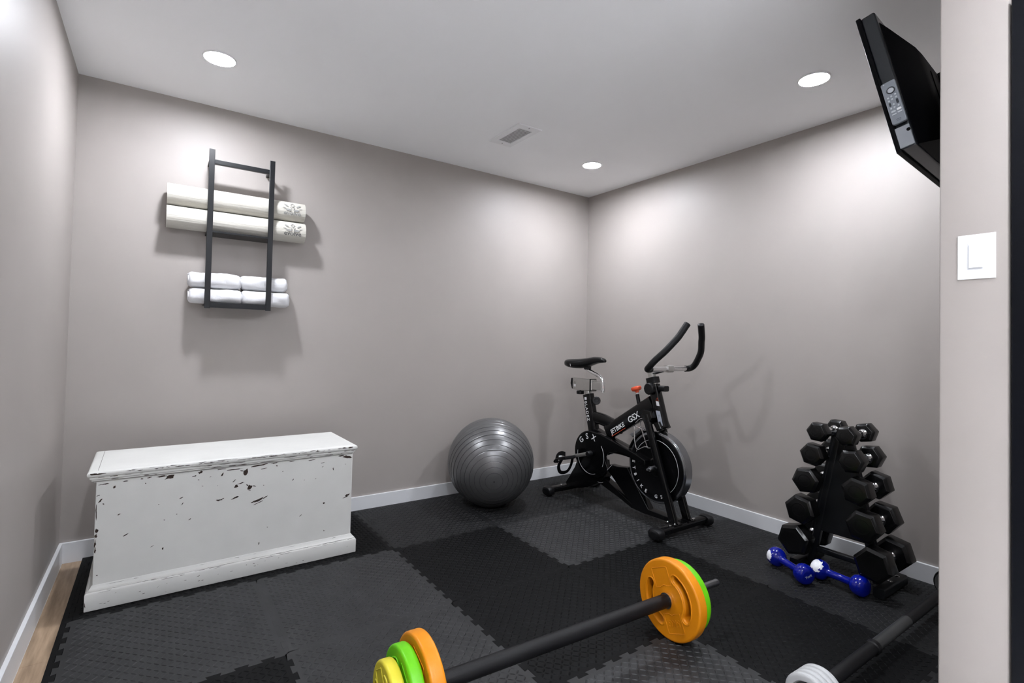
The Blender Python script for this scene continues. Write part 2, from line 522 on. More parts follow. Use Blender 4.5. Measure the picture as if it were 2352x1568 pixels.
# unseen cylinder downlights with deep black baffles, added to bounce fill onto the ceiling
for (lx, ly, wd) in ((0.45, -1.00, 'left of the nearer pair'), (2.1, -1.00, 'right of the nearer pair'), (0.45, -2.6, 'left of the farther pair'), (2.1, -2.6, 'right of the farther pair')):
    t = thing('fill_downlight', (lx, ly, H - .09), 'unseen black cylinder downlight added for fill outside the doorway, ' + wd, 'ceiling light', 'added fill downlights outside the doorway')
    obj('housing', lathe((lx, ly, H + .001), (lx, ly, H - 1), [(0, .078), (.085, .078), (.091, .074), (.091, .068), (.085, .0645), (.002, .0645), (.0, .0645)], 32), 'black_metal', t)
    obj('lens', lathe((lx, ly, H - .002), (lx, ly, H - 1), [(-.001, .0640), (.0, .0640), (.0006, .05), (.001, 0)], 32), 'lens_fill', t)

# ------------------------------------------------------------------ ceiling vent
vt = thing('ceiling_vent', (1.788, 2.59, H), 'white slatted air vent in the ceiling', 'vent')
vx0, vx1, vy0, vy1 = 1.704, 1.872, 2.425, 2.762
hx0, hx1, hy0, hy1 = 1.744, 1.836, 2.478, 2.712
obj('face_plate', prism([[(vx0, vy0), (vx1, vy0), (vx1, vy1), (vx0, vy1)], [(hx0, hy0), (hx0, hy1), (hx1, hy1), (hx1, hy0)]], 0.006, 0.0015,
    Matrix.Translation((0, 0, H - .003))), 'vent', vt)
obj('backing', box(hx0 - .004, hx1 + .004, hy0 - .004, hy1 + .004, H - .0012, H + .0005), 'dark_hole', vt)
ns = 15
for i in range(ns):
    y = hy0 + (i + .5) * (hy1 - hy0) / ns
    mt = Matrix.Translation((0, y, H - .0035)) @ Matrix.Rotation(R(20), 4, 'X')
    obj('slat', box(hx0, hx1, -.0055, .0055, -.0006, .0006, mtx=mt), 'vent', vt)
for y in (2.4435, 2.735):
    obj('screw', lathe((1.79, y, H - .0055), (1.79, y, H - 1), [(0, .0035), (.0012, .0035), (.002, .002), (.002, 0)], 12), 'screw', vt)

# ------------------------------------------------------------------ light switch
sw = thing('light_switch', (PX, .3745, 1.295), 'white rocker light switch on the end of the stub wall', 'light switch')
SX = PX
def sw_prism(y0, y1, z0, z1, d, off, bev):
    # outline in (y,z), thickness along -x
    m = axes((SX - off - d / 2, 0, 0), (0, -1, 0), (0, 0, 1), (-1, 0, 0))
    return prism([[(-y1, z0), (-y0, z0), (-y0, z1), (-y1, z1)]], d, bev, m, 2)
obj('cover_plate', sw_prism(.339, .410, 1.295, 1.4045, .0045, -.0005, .0015), 'white_plastic', sw)
obj('frame', sw_prism(.3585, .3905, 1.318, 1.383, .0012, .0038, .0004), 'switch_grey', sw)
mt = axes((SX - .0058, .3745, 1.3505), (0, -1, 0), (0, 0.06, 1), (-1, 0, 0.06))
obj('rocker', prism([[(-.0130, -.0285), (.0130, -.0285), (.0130, .0285), (-.0130, .0285)]], .005, .001, axes((SX - .0062, .3745, 1.3505), (0, -1, 0), (0.05, 0, 1)), 2), 'white_plastic', sw)

# ------------------------------------------------------------------ black door beside the stub wall
d = struct('door_1', box(PX - .006, PX + .034, PY0 - .78, PY0 - .004, FLOOR_Z, 1.955, .002, 1), 'door', label='tall black door at the right edge')

# ------------------------------------------------------------------ white chest
ca = R(0.9)
CO = Vector((-0.208, 2.641, 0))
CM = Matrix.Translation(CO) @ Matrix.Rotation(ca, 4, 'Z')
ch = thing('blanket_chest', (0.337, 2.87, 0.0015), 'distressed white painted wooden blanket chest against the back wall', 'chest')
CW, CD = 1.090, 0.452
def ring_mould(u0, u1, v0, v1, prof):
    """moulding swept around front and both sides (closed round the back); prof: (outset, z)"""
    vs, fs = [], []
    n = len(prof)
    for (su, sv) in ((-1, -1), (1, -1), (1, 1), (-1, 1)):
        for (o, z) in prof:
            u = (u0 - o) if su < 0 else (u1 + o)
            v = (v0 - o) if sv < 0 else (v1 + o)
            vs.append(CM @ Vector((u, v, z)))
    for k in range(4):
        k2 = (k + 1) % 4
        for i in range(n - 1):
            fs.append((k * n + i, k2 * n + i, k2 * n + i + 1, k * n + i + 1))
    fs.append(tuple(k * n for k in range(4))); fs.append(tuple(k * n + n - 1 for k in range(4)))
    return from_py(vs, fs, True, 40)
bu0, bu1, bv0, bv1 = .022, 1.069, .022, .43
obj('body', box(bu0, bu1, bv0, bv1, .05, .53, .003, 2, CM), 'chest', ch)
plinth = obj('plinth', ring_mould(bu0, bu1, bv0, bv1, [(-.002, .0015), (.0205, .0015), (.022, .004), (.022, .066), (.020, .071), (.0165, .073), (.0165, .076),
             (.013, .0775), (.009, .083), (.0045, .088), (.0035, .092), (.0, .095), (-.002, .095)]), 'chest', ch)
lid = obj('lid', ring_mould(bu0 - .004, bu1 - .008, bv0, bv1 - .006, [(-.01, .509), (.002, .509), (.004, .513), (.010, .516), (.010, .520), (.015, .523), (.0165, .529), (.0165, .532),
             (.020, .534), (.024, .540), (.0245, .547), (.022, .553), (.017, .556), (.012, .5575), (-.01, .558)]), 'chest', ch)
# incised line round the lid top
obj('lid_groove', sweep([CM @ Vector(p) for p in ((.028, .012, .5582), (.028, .425, .5582))], [(-.0006, -.0002), (.0006, -.0002), (.0006, .0002), (-.0006, .0002)]), 'chip', lid)
chips = [(0.385, 0.501, 0.0262, 0.0144, -20), (0.363, 0.488, 0.0197, 0.0052, -10), (0.47, 0.48, 0.0184, 0.0092, -60), (0.424, 0.476, 0.0079, 0.0026, -20), (0.273, 0.496, 0.0394, 0.0171, -15), (0.244, 0.503, 0.0394, 0.0066, -5), (0.198, 0.504, 0.0157, 0.0046, -5), (0.172, 0.502, 0.0105, 0.0066, 0), (0.118, 0.5, 0.0197, 0.0039, -8), (0.053, 0.498, 0.0289, 0.0066, -10), (0.081, 0.481, 0.0118, 0.0079, -50), (0.035, 0.497, 0.0197, 0.0033, -5), (0.186, 0.481, 0.0066, 0.0052, 0), (0.464, 0.505, 0.0354, 0.0052, 0), (0.526, 0.497, 0.0656, 0.0059, 0), (0.567, 0.48, 0.0171, 0.0315, 10), (0.55, 0.487, 0.0197, 0.0052, 20), (0.64, 0.485, 0.0302, 0.0039, -5), (0.625, 0.503, 0.0722, 0.0079, -6), (0.7, 0.491, 0.0066, 0.0066, 0), (0.688, 0.505, 0.0394, 0.0039, -6), (0.766, 0.504, 0.0328, 0.0033, -6), (0.865, 0.5, 0.0394, 0.0039, -6), (0.917, 0.48, 0.0262, 0.0033, -10), (1.036, 0.497, 0.0394, 0.0157, 10), (1.009, 0.505, 0.0328, 0.0066, -5), (1.057, 0.49, 0.0171, 0.0118, 0), (0.519, 0.444, 0.0184, 0.0039, -40), (0.528, 0.417, 0.0197, 0.0144, -15), (0.547, 0.43, 0.0328, 0.0052, -15), (0.587, 0.407, 0.0315, 0.021, -10), (0.574, 0.418, 0.0131, 0.0052, 40), (0.605, 0.408, 0.0197, 0.0052, 20), (0.586, 0.391, 0.0144, 0.0033, 0), (0.461, 0.366, 0.0289, 0.0079, 0), (0.474, 0.369, 0.0171, 0.0039, -20), (0.524, 0.366, 0.0354, 0.0105, -25), (0.624, 0.34, 0.0525, 0.0105, -25), (0.607, 0.336, 0.0394, 0.0092, -15), (0.652, 0.348, 0.0328, 0.0059, -30), (0.622, 0.326, 0.0459, 0.0039, -20), (0.776, 0.414, 0.0105, 0.0039, -50), (0.728, 0.461, 0.0052, 0.0039, 0), (0.917, 0.46, 0.0105, 0.0033, -40), (0.97, 0.442, 0.0052, 0.0157, 0), (1.031, 0.459, 0.0052, 0.0039, 0), (0.037, 0.431, 0.021, 0.0066, -55), (0.048, 0.417, 0.0066, 0.0052, 0), (0.031, 0.454, 0.0131, 0.0033, -20), (0.1, 0.366, 0.0171, 0.0052, -25), (0.125, 0.277, 0.0262, 0.0039, -30), (0.235, 0.384, 0.0052, 0.0039, 0), (0.316, 0.399, 0.0144, 0.0039, -20), (0.32, 0.372, 0.0144, 0.0039, -55), (0.256, 0.314, 0.0066, 0.0039, 0), (0.349, 0.299, 0.0157, 0.0039, -25), (0.254, 0.192, 0.0066, 0.0118, 10), (0.378, 0.469, 0.0079, 0.0033, 0), (0.394, 0.439, 0.0066, 0.0026, 0), (0.816, 0.232, 0.0131, 0.0033, -35), (0.928, 0.275, 0.0092, 0.0144, -60), (1.046, 0.296, 0.0289, 0.0157, -30), (1.036, 0.287, 0.0262, 0.0052, -10), (0.932, 0.135, 0.0052, 0.0079, 0), (0.667, 0.204, 0.0052, 0.0039, 0), (0.216, 0.21, 0.0105, 0.0033, -35), (0.633, 0.135, 0.0052, 0.0131, 10), (0.029, 0.311, 0.0110, 0.0236, 0), (0.028, 0.291, 0.0085, 0.0197, 0), (0.026, 0.259, 0.0065, 0.0394, 0), (0.027, 0.233, 0.0056, 0.0262, 0), (0.026, 0.386, 0.0042, 0.0591, 0), (0.301, 0.331, 0.0052, 0.0033, 0), (0.453, 0.432, 0.0052, 0.0026, 0), (0.884, 0.403, 0.0066, 0.0026, 0), (0.645, 0.406, 0.0052, 0.0033, 0), (0.036, 0.132, 0.0052, 0.0052, 0), (0.83, 0.405, 0.0052, 0.0026, 0)]
def chip_poly(u, v, z, w, h, rot, vs, fs, plane='front'):
    """ragged flat flake where paint is missing"""
    n = 11
    k = len(vs)
    a0 = R(-rot)
    vs.append(CM @ Vector((u, v, z)))
    for i in range(n):
        a = 2 * PI * i / n
        q = random.uniform(.45, 1.15)
        p = math.cos(a) * w / 2 * q; s = math.sin(a) * h / 2 * q
        du = p * math.cos(a0) - s * math.sin(a0); dz = p * math.sin(a0) + s * math.cos(a0)
        vs.append(CM @ (Vector((u + du, v, z + dz)) if plane == 'front' else Vector((u + du, v + dz, z))))
    for i in range(n):
        fs.append((k, k + 1 + i, k + 1 + (i + 1) % n))
vs, fs = [], []
for (u, z, w, h, rot) in chips:
    chip_poly(min(max(u, bu0 + w * .5), bu1 - w * .5), bv0 - .0004, min(z, .5065), w * 1.1, h * 1.1, rot, vs, fs)
me = bpy.data.meshes.new('m'); me.from_pydata([tuple(v) for v in vs], [], fs); me.update()
obj('worn_patch', me, 'chip', ch, label='dark bare wood where the white paint has flaked', kind='stuff')
# worn paint along the lid and plinth mouldings
vs, fs = [], []
for k in range(95):
    u = random.random() ** .9 * 1.06 + .01
    z = random.choice([.5445, .5445, .5475, .5505, .5305, .518])
    o = {.5445: .0245, .5475: .0246, .5505: .0235, .5305: .0167, .518: .0102}[z]
    w = random.uniform(.008, .05) * (1.3 if .35 < u < .75 else .8)
    chip_poly(u, bv0 - o - .0009, z, w, random.uniform(.0015, .0035), random.uniform(-2, 2), vs, fs)
for k in range(60):
    u = random.random() * 1.06 + .01
    z, o = random.choice([(.0755, .0166), (.0725, .0175), (.0905, .0042), (.069, .0215)])
    chip_poly(u, bv0 - o - .0009, z, random.uniform(.01, .06), random.uniform(.0009, .002), random.uniform(-1, 1), vs, fs)
for (u, z, w, h) in ((.012, .5475, .03, .008), (.035, .5465, .05, .006), (1.045, .548, .035, .010), (1.02, .5485, .03, .005), (.003, .03, .004, .022)):
    chip_poly(u, bv0 - .0256, z, w, h, 0, vs, fs)
for k in range(26):
    chip_poly(random.uniform(.02, 1.07), bv0 - .0226, random.uniform(.006, .06), random.uniform(.003, .016), random.uniform(.0008, .003), random.uniform(-40, 10), vs, fs)
me = bpy.data.meshes.new('m'); me.from_pydata([tuple(v) for v in vs], [], fs); me.update()
obj('worn_moulding', me, 'chip', ch, label='chipped brown edges of the chest mouldings', kind='stuff')

# ------------------------------------------------------------------ wall rack, yoga mats, towels
rk = thing('towel_rack', (.36, 3.23, 1.258), 'black metal ladder rack on the back wall', 'rack')
RY = 3.158
RXL, RXR = .211, .508
for x in (RXL, RXR):
    obj('side_rail', box(x - .0135, x + .0135, RY - .006, RY + .006, 1.258, 2.112, .0015, 2), 'black_metal', rk)
    for z in (2.06, 1.30):
        obj('wall_bracket', box(x - .011, x + .011, RY + .004, BACK + .001, z - .006, z + .006, .001, 1), 'black_metal', rk)
def rack_shelf(z, name):
    return obj(name, box(RXL - .012, RXR + .012, RY - .003, BACK + .0005, z - .005, z + .005, .001, 1), 'black_metal', rk)
rack_shelf(1.670, 'shelf'); rack_shelf(1.279, 'shelf')
obj('front_lip', box(RXL, RXR, RY - .004, RY + .004, 1.262, 1.289, .001, 1), 'black_metal', rk)
obj('top_bar', box(RXL, RXR, RY - .001, RY + .022, 2.036, 2.060, .002, 2), 'black_metal', rk)

def spiral_mat(x0, x1, y, z, r, name, label, dark):
    t = thing(name, ((x0 + x1) / 2, y, z - r), label, 'yoga mat', 'rolled yoga mats on the rack')
    # rolled sheet: spiral of 4 turns, with real thickness; fine ribs along its length
    th = .0055
    turns = 4.2
    n = 260
    ri = r - th * turns
    vs, fs = [], []
    outer = []
    for i in range(n + 1):
        a = 2 * PI * turns * i / n
        rr = ri + (r - ri) * i / n
        if i > n * .74: rr += .0005 * math.sin(i * 2.2)
        outer.append((a, rr))
    for (a, rr) in outer:
        a2 = a + R(250)
        for xx in (x0, x1):
            vs.append((xx, y + rr * math.cos(a2), z + rr * math.sin(a2)))
            vs.append((xx, y + (rr - th * .82) * math.cos(a2), z + (rr - th * .82) * math.sin(a2)))
    for i in range(n):
        k = i * 4; q = k + 4
        fs += [(k, k + 2, q + 2, q), (k + 1, q + 1, q + 3, k + 3), (k, q, q + 1, k + 1), (k + 2, k + 3, q + 3, q + 2)]
    fs += [(0, 1, 3, 2), (n * 4, n * 4 + 2, n * 4 + 3, n * 4 + 1)]
    obj('roll', from_py(vs, fs, True, 50), 'yoga', t)
    # printed mark near the right end, wrapped on the roll
    cx = x1 - .074
    K = 1.5
    def wrap(p):   # p: (along x, along girth)
        a = (p[1] * K - .006) / r
        aa = PI + R(2) - a       # front of the roll faces -y
        return (cx + p[0] * K, y + (r + .0012) * math.cos(aa), z + (r + .0012) * math.sin(aa))
    def petal(c, l, w, ang, mname, nm):
        vs, fs = [], []
        m = 10
        for i in range(m + 1):
            t_ = i / m
            ww = w * math.sin(PI * t_) ** .8 * (1 - .25 * t_)
            px, py = l * t_, 0
            for s in (-1, 1):
                xx = px; yy = s * ww / 2
                vs.append(wrap((c[0] + xx * math.cos(ang) - yy * math.sin(ang), c[1] + xx * math.sin(ang) + yy * math.cos(ang))))
        for i in range(m): fs.append((2 * i, 2 * i + 1, 2 * i + 3, 2 * i + 2))
        obj(nm, from_py(vs, fs, False), mname, t)
    B = .004
    for s in (-1, 1):
        f = (lambda a: R(a) if s > 0 else R(180 - a))
        petal((s * .003, B), .023, .009, f(4), 'yoga_print', 'logo_petal')
        petal((s * .014, B + .013), .021, .007, f(33), 'yoga_print', 'logo_petal')
        petal((s * .022, B + .006), .015, .0035, f(10), 'yoga_print', 'logo_petal')
        petal((s * .0035, B + .0035), .012, .004, f(66), 'yoga_print', 'logo_petal')
    # diamond ring
    vs, fs = [], []
    for i in range(4):
        a = i * PI / 2
        for q in (.0105, .0068):
            vs.append(wrap((q * .85 * math.cos(a), B + .0215 + q * math.sin(a))))
    for i in range(4):
        j = (i + 1) % 4
        fs.append((2 * i, 2 * j, 2 * j + 1, 2 * i + 1))
    obj('logo_diamond', from_py(vs, fs, False), 'yoga_print', t)
    me = text_mesh('evolve', .0225, Matrix.Identity(4), 0.0, 1.0, align='CENTER', bold=.0004)
    for v in me.vertices:
        v.co = Vector(wrap((v.co.x * 1.08, v.co.y - .014)))
    obj('logo_text', me, dark, t)
    return t
spiral_mat(.018, .705, 3.238, 1.737, .0605, 'yoga_mat', 'rolled cream yoga mat, the lower one, lying on the rack shelf', 'yoga_dark')
spiral_mat(.018, .701, 3.243, 1.857, .0590, 'yoga_mat', 'rolled cream yoga mat, the upper one, lying on the other mat', 'yoga_print')

def towel(x0, x1, y, z, ry, rz, seed, label):
    n, k = 26, 30
    vs, fs = [], []
    for i in range(n + 1):
        t = i / n
        e = min(t, 1 - t)
        rnd = min(1.0, (e / .09)) if e < .09 else 1.0
        s = .78 + .22 * math.sqrt(rnd * (2 - rnd))
        for j in range(k):
            a = 2 * PI * j / k
            c, q = math.cos(a), math.sin(a)
            sq = .82
            yy = ry * math.copysign(abs(c) ** sq, c); zz = rz * math.copysign(abs(q) ** sq, q)
            nn = noise.noise(Vector((x0 * 9 + t * 3.0, c * 1.1 + seed, q * 1.1))) * .16 + noise.noise(Vector((t * 9, c * 2 + seed, q * 2))) * .06
            if q < -.6: nn *= .2
            vs.append((x0 + (x1 - x0) * t + noise.noise(Vector((seed, c, q))) * .006 * (1 if t > .5 else -1), y + yy * s * (1 + nn), z + zz * s * (1 + nn)))
    for i in range(n):
        for j in range(k):
            fs.append((i * k + j, i * k + (j + 1) % k, (i + 1) * k + (j + 1) % k, (i + 1) * k + j))
    fs.append(tuple(range(k))); fs.append(tuple(range(n * k, (n + 1) * k)))
    t_ = thing('rolled_towel', ((x0 + x1) / 2, y, z - rz), label, 'towel', 'rolled towels on the rack')
    obj('roll', from_py(vs, fs, True, 60), 'towel', t_)
    # the spiral of folds at each end
    for xe, sg in ((x0, -1), (x1, 1)):
        pts = []
        for i in range(40):
            a = i / 39 * 2 * PI * 2.2
            rr = (.12 + .62 * i / 39)
            pts.append((xe + sg * .0015, y + ry * rr * math.cos(a), z + rz * rr * math.sin(a)))
        obj('fold', tube(pts, .0032, 6), 'towel', t_)
TZ = 1.2845
towel(.128, .378, 3.228, TZ + .041, .062, .041, 1.0, 'rolled white towel, lower left of the four')
towel(.380, .622, 3.226, TZ + .042, .062, .042, 4.3, 'rolled white towel, lower right of the four')
towel(.126, .372, 3.234, TZ + .127, .056, .042, 7.7, 'rolled white towel, upper left of the four')
towel(.374, .612, 3.236, TZ + .128, .056, .041, 11.2, 'rolled white towel, upper right of the four')

# ------------------------------------------------------------------ exercise ball
BC, BR = Vector((1.905, 2.962, .2895)), .2945
bt = thing('exercise_ball', (BC.x, BC.y, 0.0022), 'large shiny graphite grey exercise ball by the back wall', 'ball')
pole = (Vector((0, 0, CAM_Z)) - BC).normalized()
pole = (pole + Vector((0.10, 0.02, -.42))).normalized()
prof = []
N = 96
grooves = [11 + 7.0 * i for i in range(12)]
for i in range(N + 1):
    pass
angs = sorted(set([180 * i / 120 for i in range(121)] + [g + e for g in grooves + [180 - g for g in grooves] for e in (-.45, -.15, .15, .45)]))
for a in angs:
    dr = 0
    for g in grooves + [180 - g for g in grooves]:
        if abs(a - g) < .2: dr = .0016
    prof.append(((1 - math.cos(R(a))) * BR + dr * 0, max((BR - dr) * math.sin(R(a)), 0.0)))
p0 = BC + pole * BR
bme = lathe(p0, BC, prof, 96, 60)
for v in bme.vertices:       # slight flattening where it rests
    if v.co.z < .02: v.co.z = .0022 + max(0, v.co.z - .0022) * .6
    v.co.z = max(v.co.z, .0022)
obj('skin', bme, 'ball', bt)
for g in grooves[:10]:
    c = BC + pole * (BR * math.cos(R(g)))
    m = frame_to(c, c + pole)
    pts = [m @ Vector((BR * math.sin(R(g)) * math.cos(2 * PI * i / 96) * 1.0, BR * math.sin(R(g)) * math.sin(2 * PI * i / 96), 0)) for i in range(96)]
    if min(p.z for p in pts) < .004: pts = [Vector((p.x, p.y, max(p.z, .0045))) for p in pts]
    obj('ring_groove', sweep(pts, circle(.0011, 6), closed=True), 'groove', bt)
obj('valve_plug', lathe(BC + pole * (BR - .001), BC + pole * (BR + 1), [(0, .006), (.002, .006), (.003, .004), (.003, 0)], 14), 'groove', bt)

# ------------------------------------------------------------------ spin bike (parallel to the right wall, front towards the camera)
BX = 2.605
bk = thing('exercise_bike', (BX, 2.42, 0.002), 'black spin bike with curved handlebar in the corner', 'exercise bike')
def side(o=0.0):
    """matrix: outline (a, b) -> world (y = -a, z = b), depth along -x"""
    return axes((BX + o, 0, 0), (0, -1, 0), (0, 0, 1), (-1, 0, 0))
def sprism(pts, depth, o=0.0, bev=.004, holes=()):
    lp = [[(-y, z) for (y, z) in pts]] + [[(-y, z) for (y, z) in h] for h in holes]
    return prism(lp, depth, bev, side(o), 2)
def arc(cy, cz, r, a0, a1, n):
    return [(cy + r * math.cos(R(a0 + (a1 - a0) * i / n)), cz + r * math.sin(R(a0 + (a1 - a0) * i / n))) for i in range(n + 1)]
# stabilisers
def stab(y, name):
    s = obj(name, rbar((BX - .225, y, .040), (BX + .225, y, .040), .052, .040, .3, up=(0, 1, 0)), 'bike_black', bk)
    for q in (-1, 1):
        x = BX + q * .235
        vs_prof = circle(1, 20, 1, .75)
        p = [(x - q * .03, y, .038), (x - q * .012, y, .037), (x + q * .008, y, .035), (x + q * .022, y, .034), (x + q * .030, y, .034)]
        obj('foot_cap', sweep(p, [(a * .046, b * .0315) for a, b in vs_prof], scales=[.82, 1.0, 1.0, .9, .6], up=(0, 0, -1)), 'rubber', s)
        obj('levelling_foot', lathe((x - q * .01, y, .0022), (x - q * .01, y, 1), [(0, .022), (.006, .022), (.009, .012), (.02, .008)], 16), 'rubber', s)
        obj('bolt', lathe((BX + q * .11, y, .060), (BX + q * .11, y, 1), [(0, .009), (.004, .009), (.006, .006), (.007, 0)], 12), 'chrome', s)
    return s
stab(1.925, 'front_stabiliser'); stab(2.905, 'rear_stabiliser')
# floor beam, rear support and lower triangle
obj('rear_support', sprism([(2.80, .30), (2.846, .197), (2.945, .062), (2.93, .045), (2.80, .05), (2.70, .085), (2.58, .150), (2.54, .19), (2.56, .30)], .07), 'bike_black', bk)
obj('lower_frame', sprism([(2.62, .19), (2.567, .190), (2.317, .081), (2.476, .208), (2.53, .25), (2.50, .285), (2.434, .285), (2.34, .298), (2.27, .21), (2.16, .075), (1.945, .070), (1.93, .045),
                           (2.20, .038), (2.30, .045), (2.42, .085), (2.60, .135)], .055), 'bike_black', bk)
obj('upper_beam', sprism([(2.69, .50), (2.65, .508), (2.56, .482), (2.40, .445), (2.221, .402), (2.12, .368), (2.12, .345), (2.24, .362), (2.388, .370), (2.47, .368), (2.52, .345), (2.56, .40)], .05, .0), 'bike_black', bk)
# chain guard
GC = (2.660, .335)
gl = arc(GC[0], GC[1], .158, 98, -96, 30) + [(2.60, .172), (2.53, .205), (2.48, .262), (2.50, .30), (2.522, .335), (2.50, .365), (2.40, .395), (2.24, .372), (2.16, .352), (2.16, .385), (2.24, .412), (2.40, .450), (2.56, .488)]
gd = obj('chain_guard', sprism(gl, .034, -.048, .006), 'bike_black', bk)
GX = BX - .048 - .0178
def stripe(pts, x, r=.0013):
    return tube([(x, y, z) for y, z in pts], r, 6)
obj('pinstripe', stripe(arc(GC[0] - .01, GC[1] - .01, .132, 6, -112, 26), GX), 'pinstripe', gd)
obj('pinstripe', stripe(arc(GC[0] - .01, GC[1] - .01, .132, 142, 206, 18), GX), 'pinstripe', gd)
obj('pinstripe', stripe([(2.44, .300), (2.462, .278), (2.484, .255)], GX), 'pinstripe', gd)
obj('pinstripe', stripe(arc(2.585, .205, .062, 235, 285, 10), BX - .037), 'pinstripe', gd)
# GSX around the guard
def arc_text(s, cy, cz, r, a0, da, size, x, parent, m='white_print', bold=.0006, inward=False):
    for i, chh in enumerate(s):
        if chh == ' ': continue
        a = R(a0 + da * i)
        o = (x, cy + r * math.cos(a), cz + r * math.sin(a))
        # near side seen from -x: right on screen is -y
        up = Vector((0, math.cos(a), math.sin(a))) * (-1 if inward else 1)
        rt = up.cross(Vector((-1, 0, 0))) * 1.0
        me = text_mesh(chh, size, axes(o, rt, up, (-1, 0, 0)), .0003, align='CENTER', bold=bold)
        obj('lettering', me, m, parent)
arc_text('GSX', GC[0] - .005, GC[1] - .005, .108, 44, 31, .055, GX - .0006, gd)
# flywheel
WC = (2.100, .352)
fw = obj('flywheel', lathe((BX - .034, WC[0], WC[1]), (BX + 1, WC[0], WC[1]), [(.004, .165), (0, .172), (0, .211), (.003, .218), (.006, .220), (.062, .220), (.065, .218), (.068, .211), (.068, .172), (.064, .165)], 96, 30), 'rim_steel', bk)
obj('wheel_disc', lathe((BX - .036, WC[0], WC[1]), (BX + 1, WC[0], WC[1]), [(-.002, 0), (-.002, .05), (.004, .06), (.003, .150), (.0, .168), (-.0008, .203), (.002, .205), (.060, .205), (.072, .203), (.070, .16), (.066, .06), (.072, .05), (.072, 0)], 80, 25), 'bike_black', fw)
WX = BX - .0385
obj('pinstripe', stripe(arc(WC[0], WC[1], .170, 25, 228, 60), WX + .001, .0012), 'pinstripe', fw)
obj('rim_edge', sweep([Vector((BX - .0345, WC[0] + .2125 * math.cos(2 * PI * i / 96), WC[1] + .2125 * math.sin(2 * PI * i / 96))) for i in range(96)], circle(.0016, 6), closed=True), 'chrome', fw)
arc_text('JETBIKE GSX', WC[0], WC[1], .186, 15, -13.5, .030, WX - .0002, fw, bold=.0004, inward=True)
obj('axle', lathe((BX - .115, WC[0] - .0, WC[1] - .004), (BX + 1, WC[0], WC[1] - .004), [(0, 0), (0, .007), (.02, .008), (.02, .014), (.03, .016), (.19, .016), (.20, .014), (.20, .008), (.22, .007), (.22, 0)], 20), 'steel', fw)
# fork legs
for q in (-1, 1):
    x = BX + q * .0625
    lg = obj('fork_leg', rbar((x, 2.160, .672), (x, 1.938, .064), .028, .046, .3, up=(1, 0, 0), s1=1.12), 'bike_black', bk)
    obj('foot_plate', box(x - .035, x + .035, 1.90, 1.975, .0585, .0655, .002, 1), 'bike_black', lg)
    for yy in (1.912, 1.962):
        obj('bolt', lathe((x + q * .024, yy, .065), (x + q * .024, yy, 1), [(0, .007), (.005, .007), (.007, .004), (.007, 0)], 10), 'chrome', lg)
obj('fork_crown', sprism([(2.195, .665), (2.17, .705), (2.12, .70), (2.105, .66), (2.13, .615), (2.165, .610)], .145, 0, .006), 'bike_black', bk)
obj('fork_brace', sprism([(2.115, .625), (2.075, .64), (2.052, .600), (2.085, .580)], .10, 0, .005), 'bike_black', bk)
# head tube, top tube, mid tube, seat tube
ht = obj('head_tube', rbar((BX, 2.152, .86), (BX, 2.072, .600), .056, .072, .35, up=(1, 0, 0)), 'bike_black', bk)
def on_side(y, z, dx): return (BX - dx, y, z)
lm = axes((BX - .0292, 2.113, .700), (0, -.07 , -.25) , (0, -.25, .07), (-1, 0, 0))
obj('warning_sticker', box(-.011, .011, -.014, .014, 0, .0006, mtx=axes((BX - .0285, 2.098, .748), (0, -1, .0), (0, .29, 1))), 'white_print', ht)
obj('spec_sticker', box(-.016, .016, -.045, .045, 0, .0006, mtx=axes((BX - .0285, 2.083, .660), (0, -1, .0), (0, .29, 1))), 'sticker', ht)
obj('warning_triangle', sweep([Vector(p) for p in ((BX - .0290, 2.112, .766), (BX - .0290, 2.091, .766), (BX - .0290, 2.102, .783))], circle(.0009, 5), closed=True), 'red_knob', ht)
tt = obj('top_tube', rbar((BX, 2.150, .740), (BX, 2.545, .495), .052, .108, .3, up=(1, 0, 0), s1=.92), 'bike_black', bk)
dr = Vector((0, -.395, .245)).normalized(); upn = Vector((0, .245, .395)).normalized()
tm = axes(Vector((BX - .0266, 2.486, .496)), dr, upn, (-1, 0, 0))
obj('lettering', text_mesh('JETBIKE', .042, tm, .0003, 1.0, bold=.0006), 'white_print', tt)
obj('lettering', text_mesh('GSX', .056, axes(Vector((BX - .0266, 2.330, .592)), dr, upn, (-1, 0, 0)), .0003, 1.0, bold=.0009), 'white_print', tt)
obj('underline', box(0, .14, -.0012, .0012, 0, .0004, mtx=axes(Vector((BX - .0266, 2.482, .482)), dr, upn, (-1, 0, 0))), 'red_knob', tt)
obj('mid_tube', sweep(smooth_path([(BX, 2.70, .585), (BX, 2.60, .578), (BX, 2.50, .556), (BX, 2.42, .545)], 5), [(a * .024, b * .042) for a, b in circle(1, 20, 1, .7)], up=(0, 0, 1)), 'bike_black', bk)
st = obj('seat_tube', rbar((BX, 2.752, .742), (BX, 2.684, .480), .052, .082, .3, up=(1, 0, 0)), 'bike_black', bk)
sdr = Vector((0, -.068, -.262)).normalized(); sup = Vector((0, -.262, .068)).normalized()
obj('lettering', text_mesh('BLADEZ', .034, axes(Vector((BX - .0266, 2.763, .690)), sdr, sup, (-1, 0, 0)), .0003, 1.25, bold=.0003), 'white_print', st)
obj('brand_badge', box(0, .020, 0, .022, 0, .0005, mtx=axes(Vector((BX - .0266, 2.765, .718)), sdr, sup, (-1, 0, 0))), 'white_print', st)
